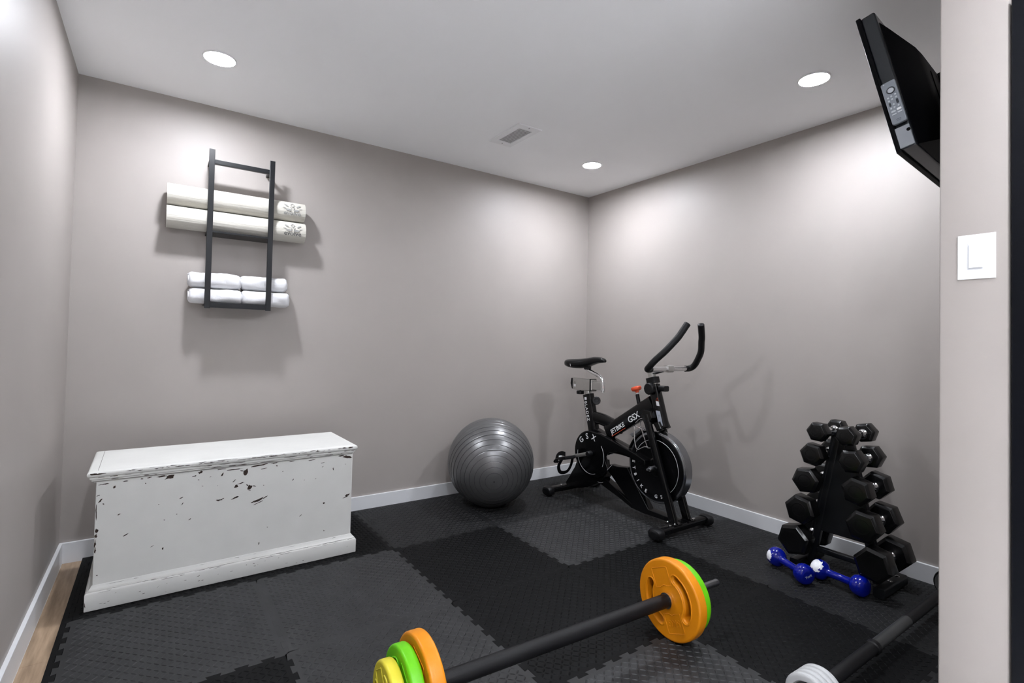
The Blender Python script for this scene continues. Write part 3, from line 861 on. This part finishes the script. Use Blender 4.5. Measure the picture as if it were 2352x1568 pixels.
# seat post, slider, saddle
obj('seat_post', rbar((BX, 2.765, .80), (BX, 2.738, .70), .036, .046, .3, up=(1, 0, 0)), 'satin_alu', bk)
sl = obj('seat_slider', sprism([(2.905, .853), (2.912, .81), (2.895, .768), (2.80, .763), (2.700, .772), (2.695, .775), (2.697, .852), (2.80, .852)], .052, 0, .006), 'satin_alu', bk)
obj('inner_slider', sprism([(2.72, .842), (2.602, .838), (2.602, .783), (2.72, .781)], .040, 0, .004), 'satin_alu', sl)
obj('end_cap', sprism([(2.915, .850), (2.922, .81), (2.905, .770), (2.893, .772), (2.893, .852)], .054, 0, .004), 'rubber', sl)
obj('collar', sprism([(2.712, .856), (2.700, .856), (2.698, .768), (2.712, .768)], .058, 0, .002), 'rubber', sl)
obj('warning_triangle', sweep([Vector(p) for p in ((BX - .0268, 2.882, .812), (BX - .0268, 2.862, .812), (BX - .0268, 2.872, .829))], circle(.0008, 5), closed=True), 'chip', sl)
obj('warning_sticker', box(-.010, .010, -.009, .009, 0, .0006, mtx=axes((BX - .0265, 2.872, .798), (0, -1, 0), (0, 0, 1))), 'white_print', sl)
obj('slider_knob', lathe((BX, 2.838, .735), (BX, 2.838, 1), [(0, .026), (.003, .029), (.021, .029), (.024, .026), (.024, .006), (.04, .006)], 12, 25), 'rubber', bk)
obj('post_knob', lathe((BX - .012, 2.655, .705), (BX - .05, 2.615, .712), [(-.02, .008), (.01, .008), (.012, .026), (.016, .030), (.032, .030), (.036, .026), (.036, .016), (.033, .014), (.033, 0)], 12, 25), 'rubber', bk)
obj('saddle_tube', tube([(BX, 2.605, .770), (BX, 2.603, .800), (BX, 2.612, .850), (BX, 2.640, .880), (BX, 2.700, .900), (BX, 2.760, .922), (BX, 2.765, .945)], .0135, 14, 5), 'chrome', bk)
obj('saddle_clamp', rbar((BX - .022, 2.765, .938), (BX + .022, 2.765, .938), .03, .035, .3, up=(0, 1, 0)), 'black_metal', bk)
secs = [(2.955, .030, .975, .950), (2.948, .062, .990, .938), (2.925, .088, .997, .930), (2.885, .098, 1.000, .925), (2.84, .090, 1.002, .925), (2.79, .066, 1.006, .930),
        (2.74, .043, 1.013, .945), (2.69, .032, 1.018, .962), (2.64, .027, 1.017, .975), (2.605, .023, 1.010, .978), (2.588, .014, 1.000, .981)]
vs, fs = [], []
k = 20
for (y, w, zt, zb) in secs:
    for j in range(k):
        a = 2 * PI * j / k
        c, s = math.cos(a), math.sin(a)
        x = w * math.copysign(abs(c) ** .8, c)
        z = (zt + zb) / 2 + (zt - zb) / 2 * math.copysign(abs(s) ** .75, s)
        if s > 0: z -= .006 * (1 - abs(c)) * (1 if y > 2.7 else .0)
        vs.append((BX + x, y, z))
for i in range(len(secs) - 1):
    for j in range(k): fs.append((i * k + j, i * k + (j + 1) % k, (i + 1) * k + (j + 1) % k, (i + 1) * k + j))
fs.append(tuple(range(k))); fs.append(tuple(range((len(secs) - 1) * k, len(secs) * k)))
sd = obj('saddle', from_py(vs, fs, True, 60), 'saddle', bk)
obj('brand_badge', box(-.008, .008, -.009, .009, 0, .0008, mtx=axes((BX - .0885, 2.858, .951), (-.35, -1, 0), (-.3, 0, 1))), 'white_print', sd)
# resistance knob
rs = obj('resistance_knob', lathe((BX, 2.293, .812), (BX, 2.306, .846), [(-.016, .010), (-.006, .013), (-.003, .024), (.0, .030), (.006, .034), (.016, .035), (.022, .032), (.024, 0)], 28, 40), 'red_knob', bk)
obj('knob_shaft', tube([(BX, 2.270, .715), (BX, 2.288, .786)], .0125, 14), 'rubber', rs)
obj('knob_stem', tube([(BX, 2.286, .780), (BX, 2.292, .80)], .007, 12), 'chrome', rs)
# handlebar stem and bars
obj('stem_post', rbar((BX, 2.178, .945), (BX, 2.140, .83), .034, .046, .3, up=(1, 0, 0)), 'satin_alu', bk)
obj('stem_collar', rbar((BX, 2.166, .905), (BX, 2.156, .868), .062, .074, .25, up=(1, 0, 0)), 'rubber', bk)
obj('post_lock_knob', lathe((BX - .03, 2.150, .836), (BX - 1, 2.150, .836), [(-.01, .03), (.004, .038), (.024, .038), (.030, .032), (.030, 0)], 12, 25), 'rubber', bk)
obj('clamp_lever', rbar((BX, 2.10, .842), (BX, 2.055, .842), .05, .034, .3, up=(1, 0, 0)), 'rubber', bk)
obj('stem', tube([(BX, 2.175, .930), (BX, 2.150, .940), (BX, 2.095, .955), (BX, 2.045, .970)], .016, 14, 4), 'chrome', bk)
hb = obj('handlebar', tube([(BX - .21, 2.040, .967), (BX + .21, 2.040, .967)], .0155, 16), 'chrome', bk)
obj('bar_clamp', rbar((BX - .026, 2.040, .968), (BX + .026, 2.040, .968), .040, .044, .3, up=(0, 1, 0)), 'satin_alu', hb)
for q in (-1, 1):
    pts = [(BX + q * .165, 2.042, .966), (BX + q * .200, 2.036, .968), (BX + q * .212, 2.012, .985), (BX + q * .203, 1.980, 1.022), (BX + q * .172, 1.934, 1.077), (BX + q * .128, 1.900, 1.138), (BX + q * .108, 1.884, 1.170), (BX + q * .065, 1.861, 1.241)]
    gp = obj('grip', tube(pts, .0195, 16, 6), 'foam_grip', hb)
    e = Vector(pts[-1]); dd = (e - Vector(pts[-2])).normalized()
    obj('end_plug', lathe(e - dd * .004, e + dd, [(0, .0175), (.006, .0175), (.009, .010), (.010, 0)], 14), 'rubber', gp)
# crank, pedals
CX = BX - .075
ck = obj('crank_arm', rbar((BX - .088, 2.648, .336), (BX - .105, 2.785, .296), .014, .027, .3, up=(1, 0, 0), s1=.85), 'satin_alu', bk)
obj('crank_bolt', lathe((BX - .06, 2.645, .337), (BX - 1, 2.645, .337), [(0, .020), (.036, .020), (.042, .016), (.044, 0)], 18), 'rubber', ck)
PC = Vector((BX - .165, 2.785, .290))
pd = obj('pedal', prism([[(-.048, -.038), (.048, -.038), (.052, -.02), (.052, .02), (.048, .038), (-.048, .038), (-.052, .02), (-.052, -.02)],
                         [(-.036, -.026), (-.036, -.008), (.036, -.008), (.036, -.026)], [(-.036, .008), (-.036, .026), (.036, .026), (.036, .008)]], .022, .003,
          axes(PC, (1, 0, 0), (0, 1, -.25))), 'rubber', bk)
obj('toe_cage', tube([PC + Vector(p) for p in ((-.030, .02, -.005), (-.040, .070, -.020), (-.032, .105, -.045), (.0, .118, -.055), (.032, .105, -.045), (.040, .070, -.020), (.030, .02, -.005))], .006, 8, 5), 'rubber', pd)
obj('toe_cage', sweep(smooth_path([PC + Vector(p) for p in ((0, .118, -.055), (.0, .100, -.005), (.0, .06, .020), (.0, .02, .022))], 5), [(-.016, -.002), (.016, -.002), (.016, .002), (-.016, .002)], up=(1, 0, 0)), 'rubber', pd)
obj('pedal_strap', sweep(smooth_path([PC + Vector(p) for p in ((.052, .0, -.01), (.060, .02, -.055), (.040, .03, -.100), (.0, .03, -.112), (-.040, .03, -.100), (-.060, .02, -.055), (-.052, .0, -.01))], 5), [(-.0125, -.0016), (.0125, -.0016), (.0125, .0016), (-.0125, .0016)], up=(0, 1, 0)), 'rubber', pd)
obj('reflector', box(-.012, .012, -.004, .004, -.006, .006, .001, 1, Matrix.Translation(PC + Vector((-.03, .040, .004)))), 'white_plastic', pd)
obj('pedal_spindle', tube([(BX - .105, 2.785, .294), PC + Vector((.03, 0, .002))], .007, 10), 'chrome', pd)
# far crank and pedal
c2 = obj('crank_arm', rbar((BX + .080, 2.640, .336), (BX + .098, 2.500, .376), .014, .027, .3, up=(1, 0, 0), s1=.85), 'steel', bk)
PC2 = Vector((BX + .160, 2.500, .378))
obj('pedal', box(-.050, .050, -.038, .038, -.010, .010, .003, 2, Matrix.Translation(PC2)), 'rubber', bk)
# bottle cage of chrome wire on the front of the frame
def wire(pts, r=.0034): return tube(pts, r, 8, 4)
bc = obj('bottle_cage', wire([(BX - .060, 2.245, .610), (BX - .062, 2.205, .640), (BX - .060, 2.175, .630), (BX - .060, 2.118, .500), (BX - .060, 2.108, .478), (BX - .060, 2.140, .468), (BX - .060, 2.152, .485), (BX - .060, 2.205, .600), (BX - .060, 2.200, .635)]), 'chrome', bk)
obj('wire_loop', wire([(BX - .058, 2.255, .588), (BX - .085, 2.225, .592), (BX - .085, 2.185, .586), (BX - .060, 2.165, .575)]), 'chrome', bc)
obj('wire_loop', wire([(BX - .058, 2.255, .588), (BX - .072, 2.243, .520), (BX - .072, 2.220, .447), (BX - .070, 2.165, .470), (BX - .060, 2.140, .472)]), 'chrome', bc)
obj('brake_pad', sprism([(2.33, .52), (2.24, .575), (2.235, .56), (2.30, .505)], .05, 0, .003), 'steel', bk)
obj('wheel_guard', sprism(arc(WC[0], WC[1], .236, 20, 62, 12) + list(reversed(arc(WC[0], WC[1], .226, 20, 62, 12))), .075, 0, .002), 'bike_black', bk)

# ------------------------------------------------------------------ A-frame rack with hex dumbbells
RX = 2.785
rr = thing('dumbbell_rack', (RX, 1.13, 0.002), 'black A-frame dumbbell rack standing by the right wall', 'rack')
tiers = [(.706, 1.200, 1.072, .050), (.593, 1.221, 1.049, .058), (.461, 1.248, 1.024, .066), (.312, 1.272, .996, .074), (.155, 1.300, .954, .080)]
for sgn, yb, yu, yt in ((1, 1.312, 1.275, 1.150), (-1, .943, .982, 1.118)):
    lgm = obj('upright', rbar((RX, yu, .03), (RX, yt, .70), .034, .034, .2, up=(1, 0, 0)), 'black_metal', rr)
    obj('foot', rbar((RX - .10, yb, .026), (RX + .17, yb, .026), .046, .044, .2, up=(0, 1, 0)), 'black_metal', rr)
    for xx in (2.81, 2.895):
        obj('bolt', lathe((xx, yb, .046), (xx, yb, 1), [(0, .010), (.005, .010), (.008, .006), (.009, 0)], 12), 'chrome', rr)
obj('cross_brace', rbar((RX, .975, .10), (RX, 1.29, .10), .028, .028, .2, up=(1, 0, 0)), 'black_metal', rr)
obj('cross_brace', rbar((RX, 1.055, .42), (RX, 1.215, .42), .028, .028, .2, up=(1, 0, 0)), 'black_metal', rr)
obj('centre_panel', prism([[(1.092, .70), (1.178, .70), (1.272, .20), (.988, .20)]], .03, .003, axes((RX, 0, 0), (0, 1, 0), (0, 0, 1))), 'black_metal', rr)
obj('top_plate', box(RX - .03, RX + .03, 1.09, 1.18, .695, .707, .003, 1), 'black_metal', rr)
ordinal = ['top', 'second', 'third', 'fourth', 'bottom']
def hexagon(r, rot):
    return [(r * math.cos(R(rot + 60 * i)), r * math.sin(R(rot + 60 * i))) for i in range(6)]
def hex_head(x0, x1, y, z, r, rot):
    """hexagonal head with tapered, bevelled ends"""
    prof = [(x0, .80), (x0 + .010, .985), (x0 + .014, 1.0), (x1 - .014, 1.0), (x1 - .010, .985), (x1, .80)]
    vs, fs = [], []
    for (x, s) in prof:
        for (a, b) in hexagon(r, rot): vs.append((x, y + a * s, z + b * s))
    for i in range(len(prof) - 1):
        for j in range(6): fs.append((i * 6 + j, i * 6 + (j + 1) % 6, (i + 1) * 6 + (j + 1) % 6, (i + 1) * 6 + j))
    fs.append(tuple(range(6))); fs.append(tuple(range((len(prof) - 1) * 6, len(prof) * 6)))
    me = bpy.data.meshes.new('m'); me.from_pydata(vs, [], fs); me.update()
    bm = bmesh.new(); bm.from_mesh(me); bmesh.ops.recalc_face_normals(bm, faces=bm.faces)
    bmesh.ops.bevel(bm, geom=[e for e in bm.edges if e.calc_face_angle(0) > R(40)], offset=.0025, segments=2, affect='EDGES', profile=.5)
    bm.to_mesh(me); bm.free()
    return finish(me, True, 25)
rots = [(4, -12), (10, -6), (-8, 14), (13, 8), (-14, 12)]
for i, (z, yl, yr, hr) in enumerate(tiers):
    for sgn, y, rot in ((1, yl, rots[i][0]), (-1, yr, rots[i][1])):
        lw = .040 + hr * .55
        xm = RX
        t = thing('hex_dumbbell', (xm, y, z - hr), 'black rubber hex dumbbell, %s tier of the rack, %s side' % (ordinal[i], 'bike' if sgn > 0 else 'stub wall'), 'dumbbell', 'hex dumbbells on the rack')
        obj('front_head', hex_head(xm - .066 - lw, xm - .066, y, z, hr, rot), 'hex_rubber', t)
        obj('back_head', hex_head(xm + .066, xm + .066 + lw, y, z, hr, rot), 'hex_rubber', t)
        obj('handle', lathe((xm - .069, y, z), (xm + 1, y, z), [(0, .019), (.008, .019), (.011, .0135), (.018, .012), (.030, .0135), (.069, .0160), (.108, .0135), (.120, .012), (.127, .0135), (.130, .019), (.138, .019)], 18), 'chrome', t)
        obj('end_mark', lathe((xm - .0663 - lw, y, z), (xm - 1, y, z), [(-.001, hr * .45), (.0004, hr * .45), (.0004, hr * .40), (-.001, hr * .40)], 24), 'hex_rubber', t)
        # cradle belonging to the rack
        cz = z - .0165
        obj('cradle', tube([(xm - .030, y + sgn * .030, cz + .022), (xm - .030, y + sgn * .020, cz - .004), (xm - .030, y - sgn * .018, cz - .004), (xm - .030, y - sgn * .040, cz + .004)], .0035, 8, 3), 'black_metal', rr)
        obj('cradle', tube([(xm + .030, y + sgn * .030, cz + .022), (xm + .030, y + sgn * .020, cz - .004), (xm + .030, y - sgn * .018, cz - .004), (xm + .030, y - sgn * .040, cz + .004)], .0035, 8, 3), 'black_metal', rr)

# ------------------------------------------------------------------ blue vinyl dumbbells on the floor
def blue_db(c0, c1, label, spots, txt):
    c0, c1 = Vector(c0), Vector(c1)
    dv = (c1 - c0); L = dv.length; ax_ = dv.normalized()
    r = .0465
    t = thing('vinyl_dumbbell', ((c0.x + c1.x) / 2, (c0.y + c1.y) / 2, .0022), label, 'dumbbell', 'blue vinyl dumbbells on the floor')
    z = r + .0022
    a = Vector((c0.x, c0.y, z)); b = Vector((c1.x, c1.y, z))
    ax_ = (b - a).normalized()
    p0 = a - ax_ * .036
    tot = (b - a).length + .072
    hd = [(0, 0), (0, .026), (.003, .034), (.009, .041), (.018, .0455), (.030, r), (.044, .0455), (.056, .040), (.064, .031), (.069, .022), (.076, .0175)]
    mid = [(tot / 2, .0165)]
    prof = hd + mid + [(tot - d_, q) for d_, q in reversed(hd)]
    loc = Vector(t.location)
    sp = []
    side_ = ax_.cross(Vector((0, 0, 1))).normalized()
    for (along, ang, rad) in spots:
        base = a + ax_ * along
        n = side_ * math.cos(R(ang)) + Vector((0, 0, 1)) * math.sin(R(ang))
        sp.append((tuple(base + n * r - loc), rad))
    bm_ = blue_mat('blue_vinyl', sp)
    obj('body', lathe(p0, p0 + ax_, prof, 36, 50), bm_, t)
    if txt:
        o = b + ax_ * .0362
        u = (Vector((0, 0, 1)) * .8 + ax_.cross(Vector((0, 0, 1))) * .35).normalized()
        x = u.cross(ax_).normalized()
        me = text_mesh('York', .017, axes(o - u * .004, x, u, ax_), .0003, align='CENTER', bold=.0003)
        obj('lettering', me, M['sticker'], t)
    return t

blue_db((2.626, 1.368), (2.545, 1.202), 'glossy blue dumbbell nearer the bike, on the floor before the rack', [(-.010, 8, .021)], True)
blue_db((2.662, 1.176), (2.640, 1.004), 'glossy blue dumbbell nearer the stub wall, with a large white patch', [(-.004, 42, .030)], False)

# ------------------------------------------------------------------ barbell with coloured plates
BZ = .1492
bdir = Vector((.99858, -.0531, 0)).normalized()
binner = Vector((1.619, 1.2575, BZ))            # inner face of the far plates
BLEN = .968                                     # between the inner faces
bleft = binner - bdir * BLEN
bb = thing('barbell', tuple((binner + bleft) / 2 - Vector((0, 0, BZ - .0022 + .0))), 'black barbell with orange, green and yellow plates on the mats', 'barbell')
obj('bar', lathe(bleft, binner, [(0, .0225), (.002, .0245), (BLEN - .002, .0245), (BLEN, .0225)], 28), 'foam_grip', bb)
for o, dv in ((binner, bdir), (bleft, -bdir)):
    obj('collar', lathe(o - dv * .010, o + dv, [(0, .022), (0, .0285), (.008, .0285), (.010, .024), (.010, .012)], 24), 'chrome', bb)
    obj('sleeve', lathe(o, o + dv, [(0, .0135), (.292, .0135), (.296, .0115), (.296, 0)], 20), 'steel', bb)
def ring(r, n): return [(r * math.cos(2 * PI * i / n), r * math.sin(2 * PI * i / n)) for i in range(n)]
def rot2(lp, a):
    c, s_ = math.cos(R(a)), math.sin(R(a))
    return [(x * c - y * s_, x * s_ + y * c) for x, y in lp]
def slot(r0, r1, a0, a1, rot):
    """kidney-shaped grip opening with round ends"""
    rm_, hw = (r0 + r1) / 2, (r1 - r0) / 2
    n = 18
    out = [(r1 * math.cos(R(a0 + (a1 - a0) * i / n)), r1 * math.sin(R(a0 + (a1 - a0) * i / n))) for i in range(n + 1)]
    for q in range(1, 6):
        b = R(a1 + 180 * q / 6)
        out.append((rm_ * math.cos(R(a1)) + hw * math.cos(b), rm_ * math.sin(R(a1)) + hw * math.sin(b)))
    out += [(r0 * math.cos(R(a1 + (a0 - a1) * i / n)), r0 * math.sin(R(a1 + (a0 - a1) * i / n))) for i in range(n + 1)]
    for q in range(1, 6):
        b = R(a0 + 180 + 180 * q / 6)
        out.append((rm_ * math.cos(R(a0)) + hw * math.cos(b), rm_ * math.sin(R(a0)) + hw * math.sin(b)))
    return rot2(out, rot)
def plate(o, dv, Rr, th, m, rot, label, kg, bore=.0140, grips=True):
    """o: centre of the inner face, dv: outward along the sleeve"""
    o = Vector(o); c = o + dv * (th / 2)
    t = thing('weight_plate', (c.x, c.y, c.z - Rr), label, 'weight plate', 'coloured weight plates')
    xa = Vector((0, 0, 1)).cross(-dv)
    mx = axes(c, xa, (0, 0, 1), -dv)
    holes = [ring(bore, 28)]
    if grips:
        holes += [slot(Rr * .55, Rr * .72, -44, 44, rot), slot(Rr * .55, Rr * .72, -44, 44, rot + 180)]
    obj('disc', prism([ring(Rr, 96)] + holes, th, .008, mx, 4, 30), m, t)
    for sg in (1, -1):
        zz = sg * th / 2
        for q in (1, -1):
            w, h0, h1 = Rr * .27, Rr * .32, Rr * .78
            pp = rot2([(-w, q * h0), (-w * .4, q * h0 * .98), (0, q * h0 * 1.12), (w * .4, q * h0 * 1.05), (w, q * h0), (w, q * h1 * .98), (w * .9, q * h1), (-w * .9, q * h1), (-w, q * h1 * .98)], rot)
            obj('embossed_panel', sweep([mx @ Vector((x, y, zz)) for x, y in pp], circle(.0016, 6), closed=True), m, t)
        for q in (0, 180):
            if grips:
                pp = slot(Rr * .49, Rr * .75, -46, 46, rot + q)
                obj('grip_lip', sweep([mx @ Vector((x, y, zz - sg * .0006)) for x, y in pp], circle(.0030, 8), closed=True), m, t)
    # raised weight on the lower panel of the inner face, reading outwards
    um = Matrix.Rotation(R(rot + 180), 4, 'Z')
    me = text_mesh(kg, Rr * .22, mx @ um @ Matrix.Translation((0, Rr * .47, th / 2)), .0012, align='CENTER', bold=.0004)
    obj('lettering', me, m, t)
    return t
plate(binner + bdir * .001, bdir, .147, .044, 'orange', 24, 'orange weight plate on the far end of the barbell', '5KG')
plate(binner + bdir * .0505, bdir, .132, .036, 'green', 10, 'lime green weight plate behind the far orange plate', '2.5KG')
plate(bleft - bdir * .001, -bdir, .147, .044, 'orange', 15, 'orange weight plate on the near end of the barbell', '5KG')
plate(bleft - bdir * .0505, -bdir, .126, .038, 'green', 30, 'lime green weight plate on the near end beside the yellow plate', '2.5KG')
plate(bleft - bdir * .0940, -bdir, .099, .036, 'yellow', -35, 'small yellow weight plate, outermost on the near end of the barbell', '1.25KG')

# ------------------------------------------------------------------ second barbell, lower right, with pale grey plates
Y2, Z2 = .7535, .0702
b2 = thing('barbell', (2.35, Y2, .0022), 'dark barbell on the floor beside the stub wall', 'barbell')
obj('bar', lathe((1.722, Y2, Z2), (3, Y2, Z2), [(0, .018), (.002, .0205), (.365, .0205), (.367, .018)], 24), 'foam_grip', b2)
obj('ring_collar', lathe((2.085, Y2, Z2), (3, Y2, Z2), [(0, .0195), (.004, .0245), (.024, .0245), (.028, .0195)], 24), 'rubber', b2)
obj('steel_section', lathe((2.113, Y2, Z2), (3, Y2, Z2), [(0, .0195), (.30, .0195), (.302, .017)], 24), 'grey_hub', b2)
obj('bar', lathe((2.415, Y2, Z2), (3, Y2, Z2), [(0, .017), (.002, .0190), (.47, .0190), (.472, .0150)], 24), 'foam_grip', b2)
obj('sleeve', lathe((1.600, Y2, Z2), (3, Y2, Z2), [(0, 0), (0, .0115), (.13, .0125)], 18), 'steel', b2)
obj('sleeve', lathe((2.88, Y2, Z2), (3.1, Y2, Z2), [(0, .0125), (.14, .0125), (.142, 0)], 18), 'steel', b2)
names4 = ['innermost', 'second', 'third', 'outermost']
for i in range(4):
    x1 = 1.718 - i * .0235
    t = thing('weight_plate', (x1 - .011, Y2, .0022), 'pale grey weight plate on the dark barbell, %s of four from the grip' % names4[i], 'weight plate', 'pale grey weight plates')
    rr_ = .068 + i * .0004 - .0012
    obj('disc', lathe((x1, Y2, Z2), (0, Y2, Z2), [(0, .0135), (0, rr_ - .008), (.003, rr_ - .002), (.007, rr_), (.015, rr_), (.019, rr_ - .002), (.022, rr_ - .008), (.022, rr_ * .70), (.016, rr_ * .66), (.016, .0135)], 48, 45), 'white_plate', t)
    if i == 3:
        obj('hub', lathe((x1 - .0165, Y2, Z2), (0, Y2, Z2), [(0, .0135), (0, rr_ * .64), (.003, rr_ * .62), (.003, .0135)], 40), 'grey_hub', t)
t = thing('weight_plate', (2.955, Y2, .0022), 'black weight plate half hidden behind the stub wall', 'weight plate')
obj('disc', lathe((2.935, Y2, Z2), (3.2, Y2, Z2), [(0, .0135), (0, .055), (.004, .062), (.010, .0675), (.030, .0675), (.036, .060), (.036, .0135)], 48), 'hex_rubber', t)
obj('steel_rim', lathe((2.9345, Y2, Z2), (3.2, Y2, Z2), [(0, .056), (.0, .060), (.002, .060), (.002, .056)], 48), 'steel', t)

# ------------------------------------------------------------------ wall-mounted television seen from its back
TVW, TVH = .86, .492
tb = Vector((1.884, .620, 1.731))
tw = Vector((math.cos(R(3.8)), math.sin(R(3.8)), 0)); tu = Vector((0, .116, .479)).normalized(); tn = tw.cross(tu).normalized(); tu = tn.cross(tw)
TM = axes(tb, tw, tu, tn)
tv = thing('television', (2.31, .60, 1.72), 'black flat television tilted down from the stub wall', 'television')
obj('bezel', prism([[(0, 0), (TVW, 0), (TVW, TVH), (0, TVH)], [(.028, .04), (.028, TVH - .028), (TVW - .028, TVH - .028), (TVW - .028, .04)]], .014, .003, TM @ Matrix.Translation((0, 0, .006)), 2), 'tv_black', tv)
obj('screen', box(.026, TVW - .026, .038, TVH - .026, .003, .008, mtx=TM), 'screen', tv)
obj('side_housing', prism([[(.004, .006), (TVW - .004, .006), (TVW - .004, TVH - .006), (.004, TVH - .006)]], .040, .006, TM @ Matrix.Translation((0, 0, .032)), 3), 'tv_gloss', tv)
vs, fs = [], []
for (z, i0, j0, j1) in ((.048, .020, .012, .030), (.066, .045, .016, .060), (.105, .120, .030, .130), (.112, .150, .050, .150)):
    for (x, y) in ((i0, j0), (TVW - i0, j0), (TVW - i0, TVH - j1), (i0, TVH - j1)): vs.append(TM @ Vector((x, y, z)))
for k_ in range(3):
    for i in range(4): fs.append((k_ * 4 + i, k_ * 4 + (i + 1) % 4, k_ * 4 + 4 + (i + 1) % 4, k_ * 4 + 4 + i))
fs += [(0, 1, 2, 3), (12, 13, 14, 15)]
bcv = obj('back_cover', from_py(vs, fs, True, 20), 'tv_black', tv)
for i in range(3):
    obj('cooling_rib', box(.20 + i * .19, .32 + i * .19, .06, .30, .111, .1145, .001, 1, TM), 'tv_black', bcv)
obj('side_panel', box(-.0016, .006, .010, .078, .012, .050, .0012, 1, TM), 'tv_grey', tv)
obj('side_port', lathe(TM @ Vector((-.0015, .060, .045)), TM @ Vector((-1, .060, .045)), [(-.001, .0055), (.0006, .0055), (.0006, 0)], 14), 'tv_black', tv)
obj('side_recess', box(-.0008, .006, .082, .26, .0075, .0145, .0005, 1, TM), 'tv_black', tv)
mw = obj('wall_plate', box(2.20, 2.46, PY1 - .0005, PY1 + .012, 1.83, 2.10, .002, 1), 'black_metal', tv)
for x in (.32, .54):
    obj('tilt_arm', rbar(TM @ Vector((x, .06, .120)), TM @ Vector((x, .33, .120)), .012, .022, .2), 'black_metal', tv)
    p = TM @ Vector((x, .26, .122))
    obj('mount_arm', rbar(p, (p.x, PY1 + .006, p.z - .01), .03, .05, .2), 'black_metal', tv)
# the remote clipped to the side of the television
RM = TM @ axes((-.001, .158, .0325), (0, 0, 1), (0, 1, 0), (-1, 0, 0))      # x: across (front -> back), y: up the tv, z: outwards
rm = thing('remote_control', tuple(TM @ Vector((-.005, .095, .03))), 'slim grey remote control clipped to the side of the television', 'remote')
def rrect(w, h, r, n=6):
    out = []
    for (cx, cy, a0) in ((w - r, h - r, 0), (-w + r, h - r, 90), (-w + r, -h + r, 180), (w - r, -h + r, 270)):
        for i in range(n + 1):
            a = R(a0 + 90 * i / n); out.append((cx + r * math.cos(a), cy + r * math.sin(a)))
    return out
obj('case', prism([rrect(.0195, .0720, .006)], .014, .003, RM @ Matrix.Translation((0, 0, .008)), 3), 'remote', rm)
def rlathe(x, y, prof, n=24): return lathe(RM @ Vector((x, y, .0150)), RM @ Vector((x, y, 1)), prof, n)
obj('dial_ring', rlathe(.002, .040, [(-.001, .0115), (.0012, .0115), (.0018, .0105), (.0012, .0085), (-.001, .0085)]), 'remote_dark', rm)
obj('dial', rlathe(.002, .040, [(-.001, .0078), (.0014, .0078), (.0020, .006), (.0020, 0)]), 'remote_btn', rm)
obj('indicator', rlathe(-.011, .066, [(-.001, .002), (.0006, .002), (.0006, 0)], 10), 'remote_btn', rm)
for (x, y, w, h, m_) in [(-.010, .018, .0026, .0030, 'remote_btn'), (-.010, .008, .0026, .0030, 'remote_btn'), (-.010, -.005, .0026, .0062, 'remote_dark'), (-.010, -.018, .0026, .0030, 'remote_btn'),
                         (-.001, .020, .0026, .0030, 'remote_btn'), (-.001, .010, .0026, .0030, 'remote_btn'), (-.001, -.008, .0026, .0030, 'remote_btn'), (-.001, -.018, .0026, .0030, 'remote_btn'),
                         (.010, .022, .0026, .0030, 'remote_btn'), (.010, .012, .0026, .0030, 'remote_btn'), (.010, -.002, .0030, .0075, 'remote_dark'), (.010, -.017, .0026, .0030, 'remote_btn'),
                         (-.0065, -.030, .0062, .0034, 'remote_btn'), (.0085, -.028, .0062, .0034, 'white_plastic'), (-.0065, -.040, .0062, .0022, 'remote_btn'), (.0085, -.038, .0062, .0022, 'remote_btn')]:
    obj('button', prism([rrect(w, h, min(w, h) * .8, 4)], .002, .0005, RM @ Matrix.Translation((x, y, .0155)), 1), m_, rm)
obj('emblem', sweep([RM @ Vector(p) for p in ((-.006, -.058, .0153), (.006, -.058, .0153), (.004, -.063, .0153), (-.004, -.063, .0153))], circle(.0004, 5), closed=True), 'remote_dark', rm)
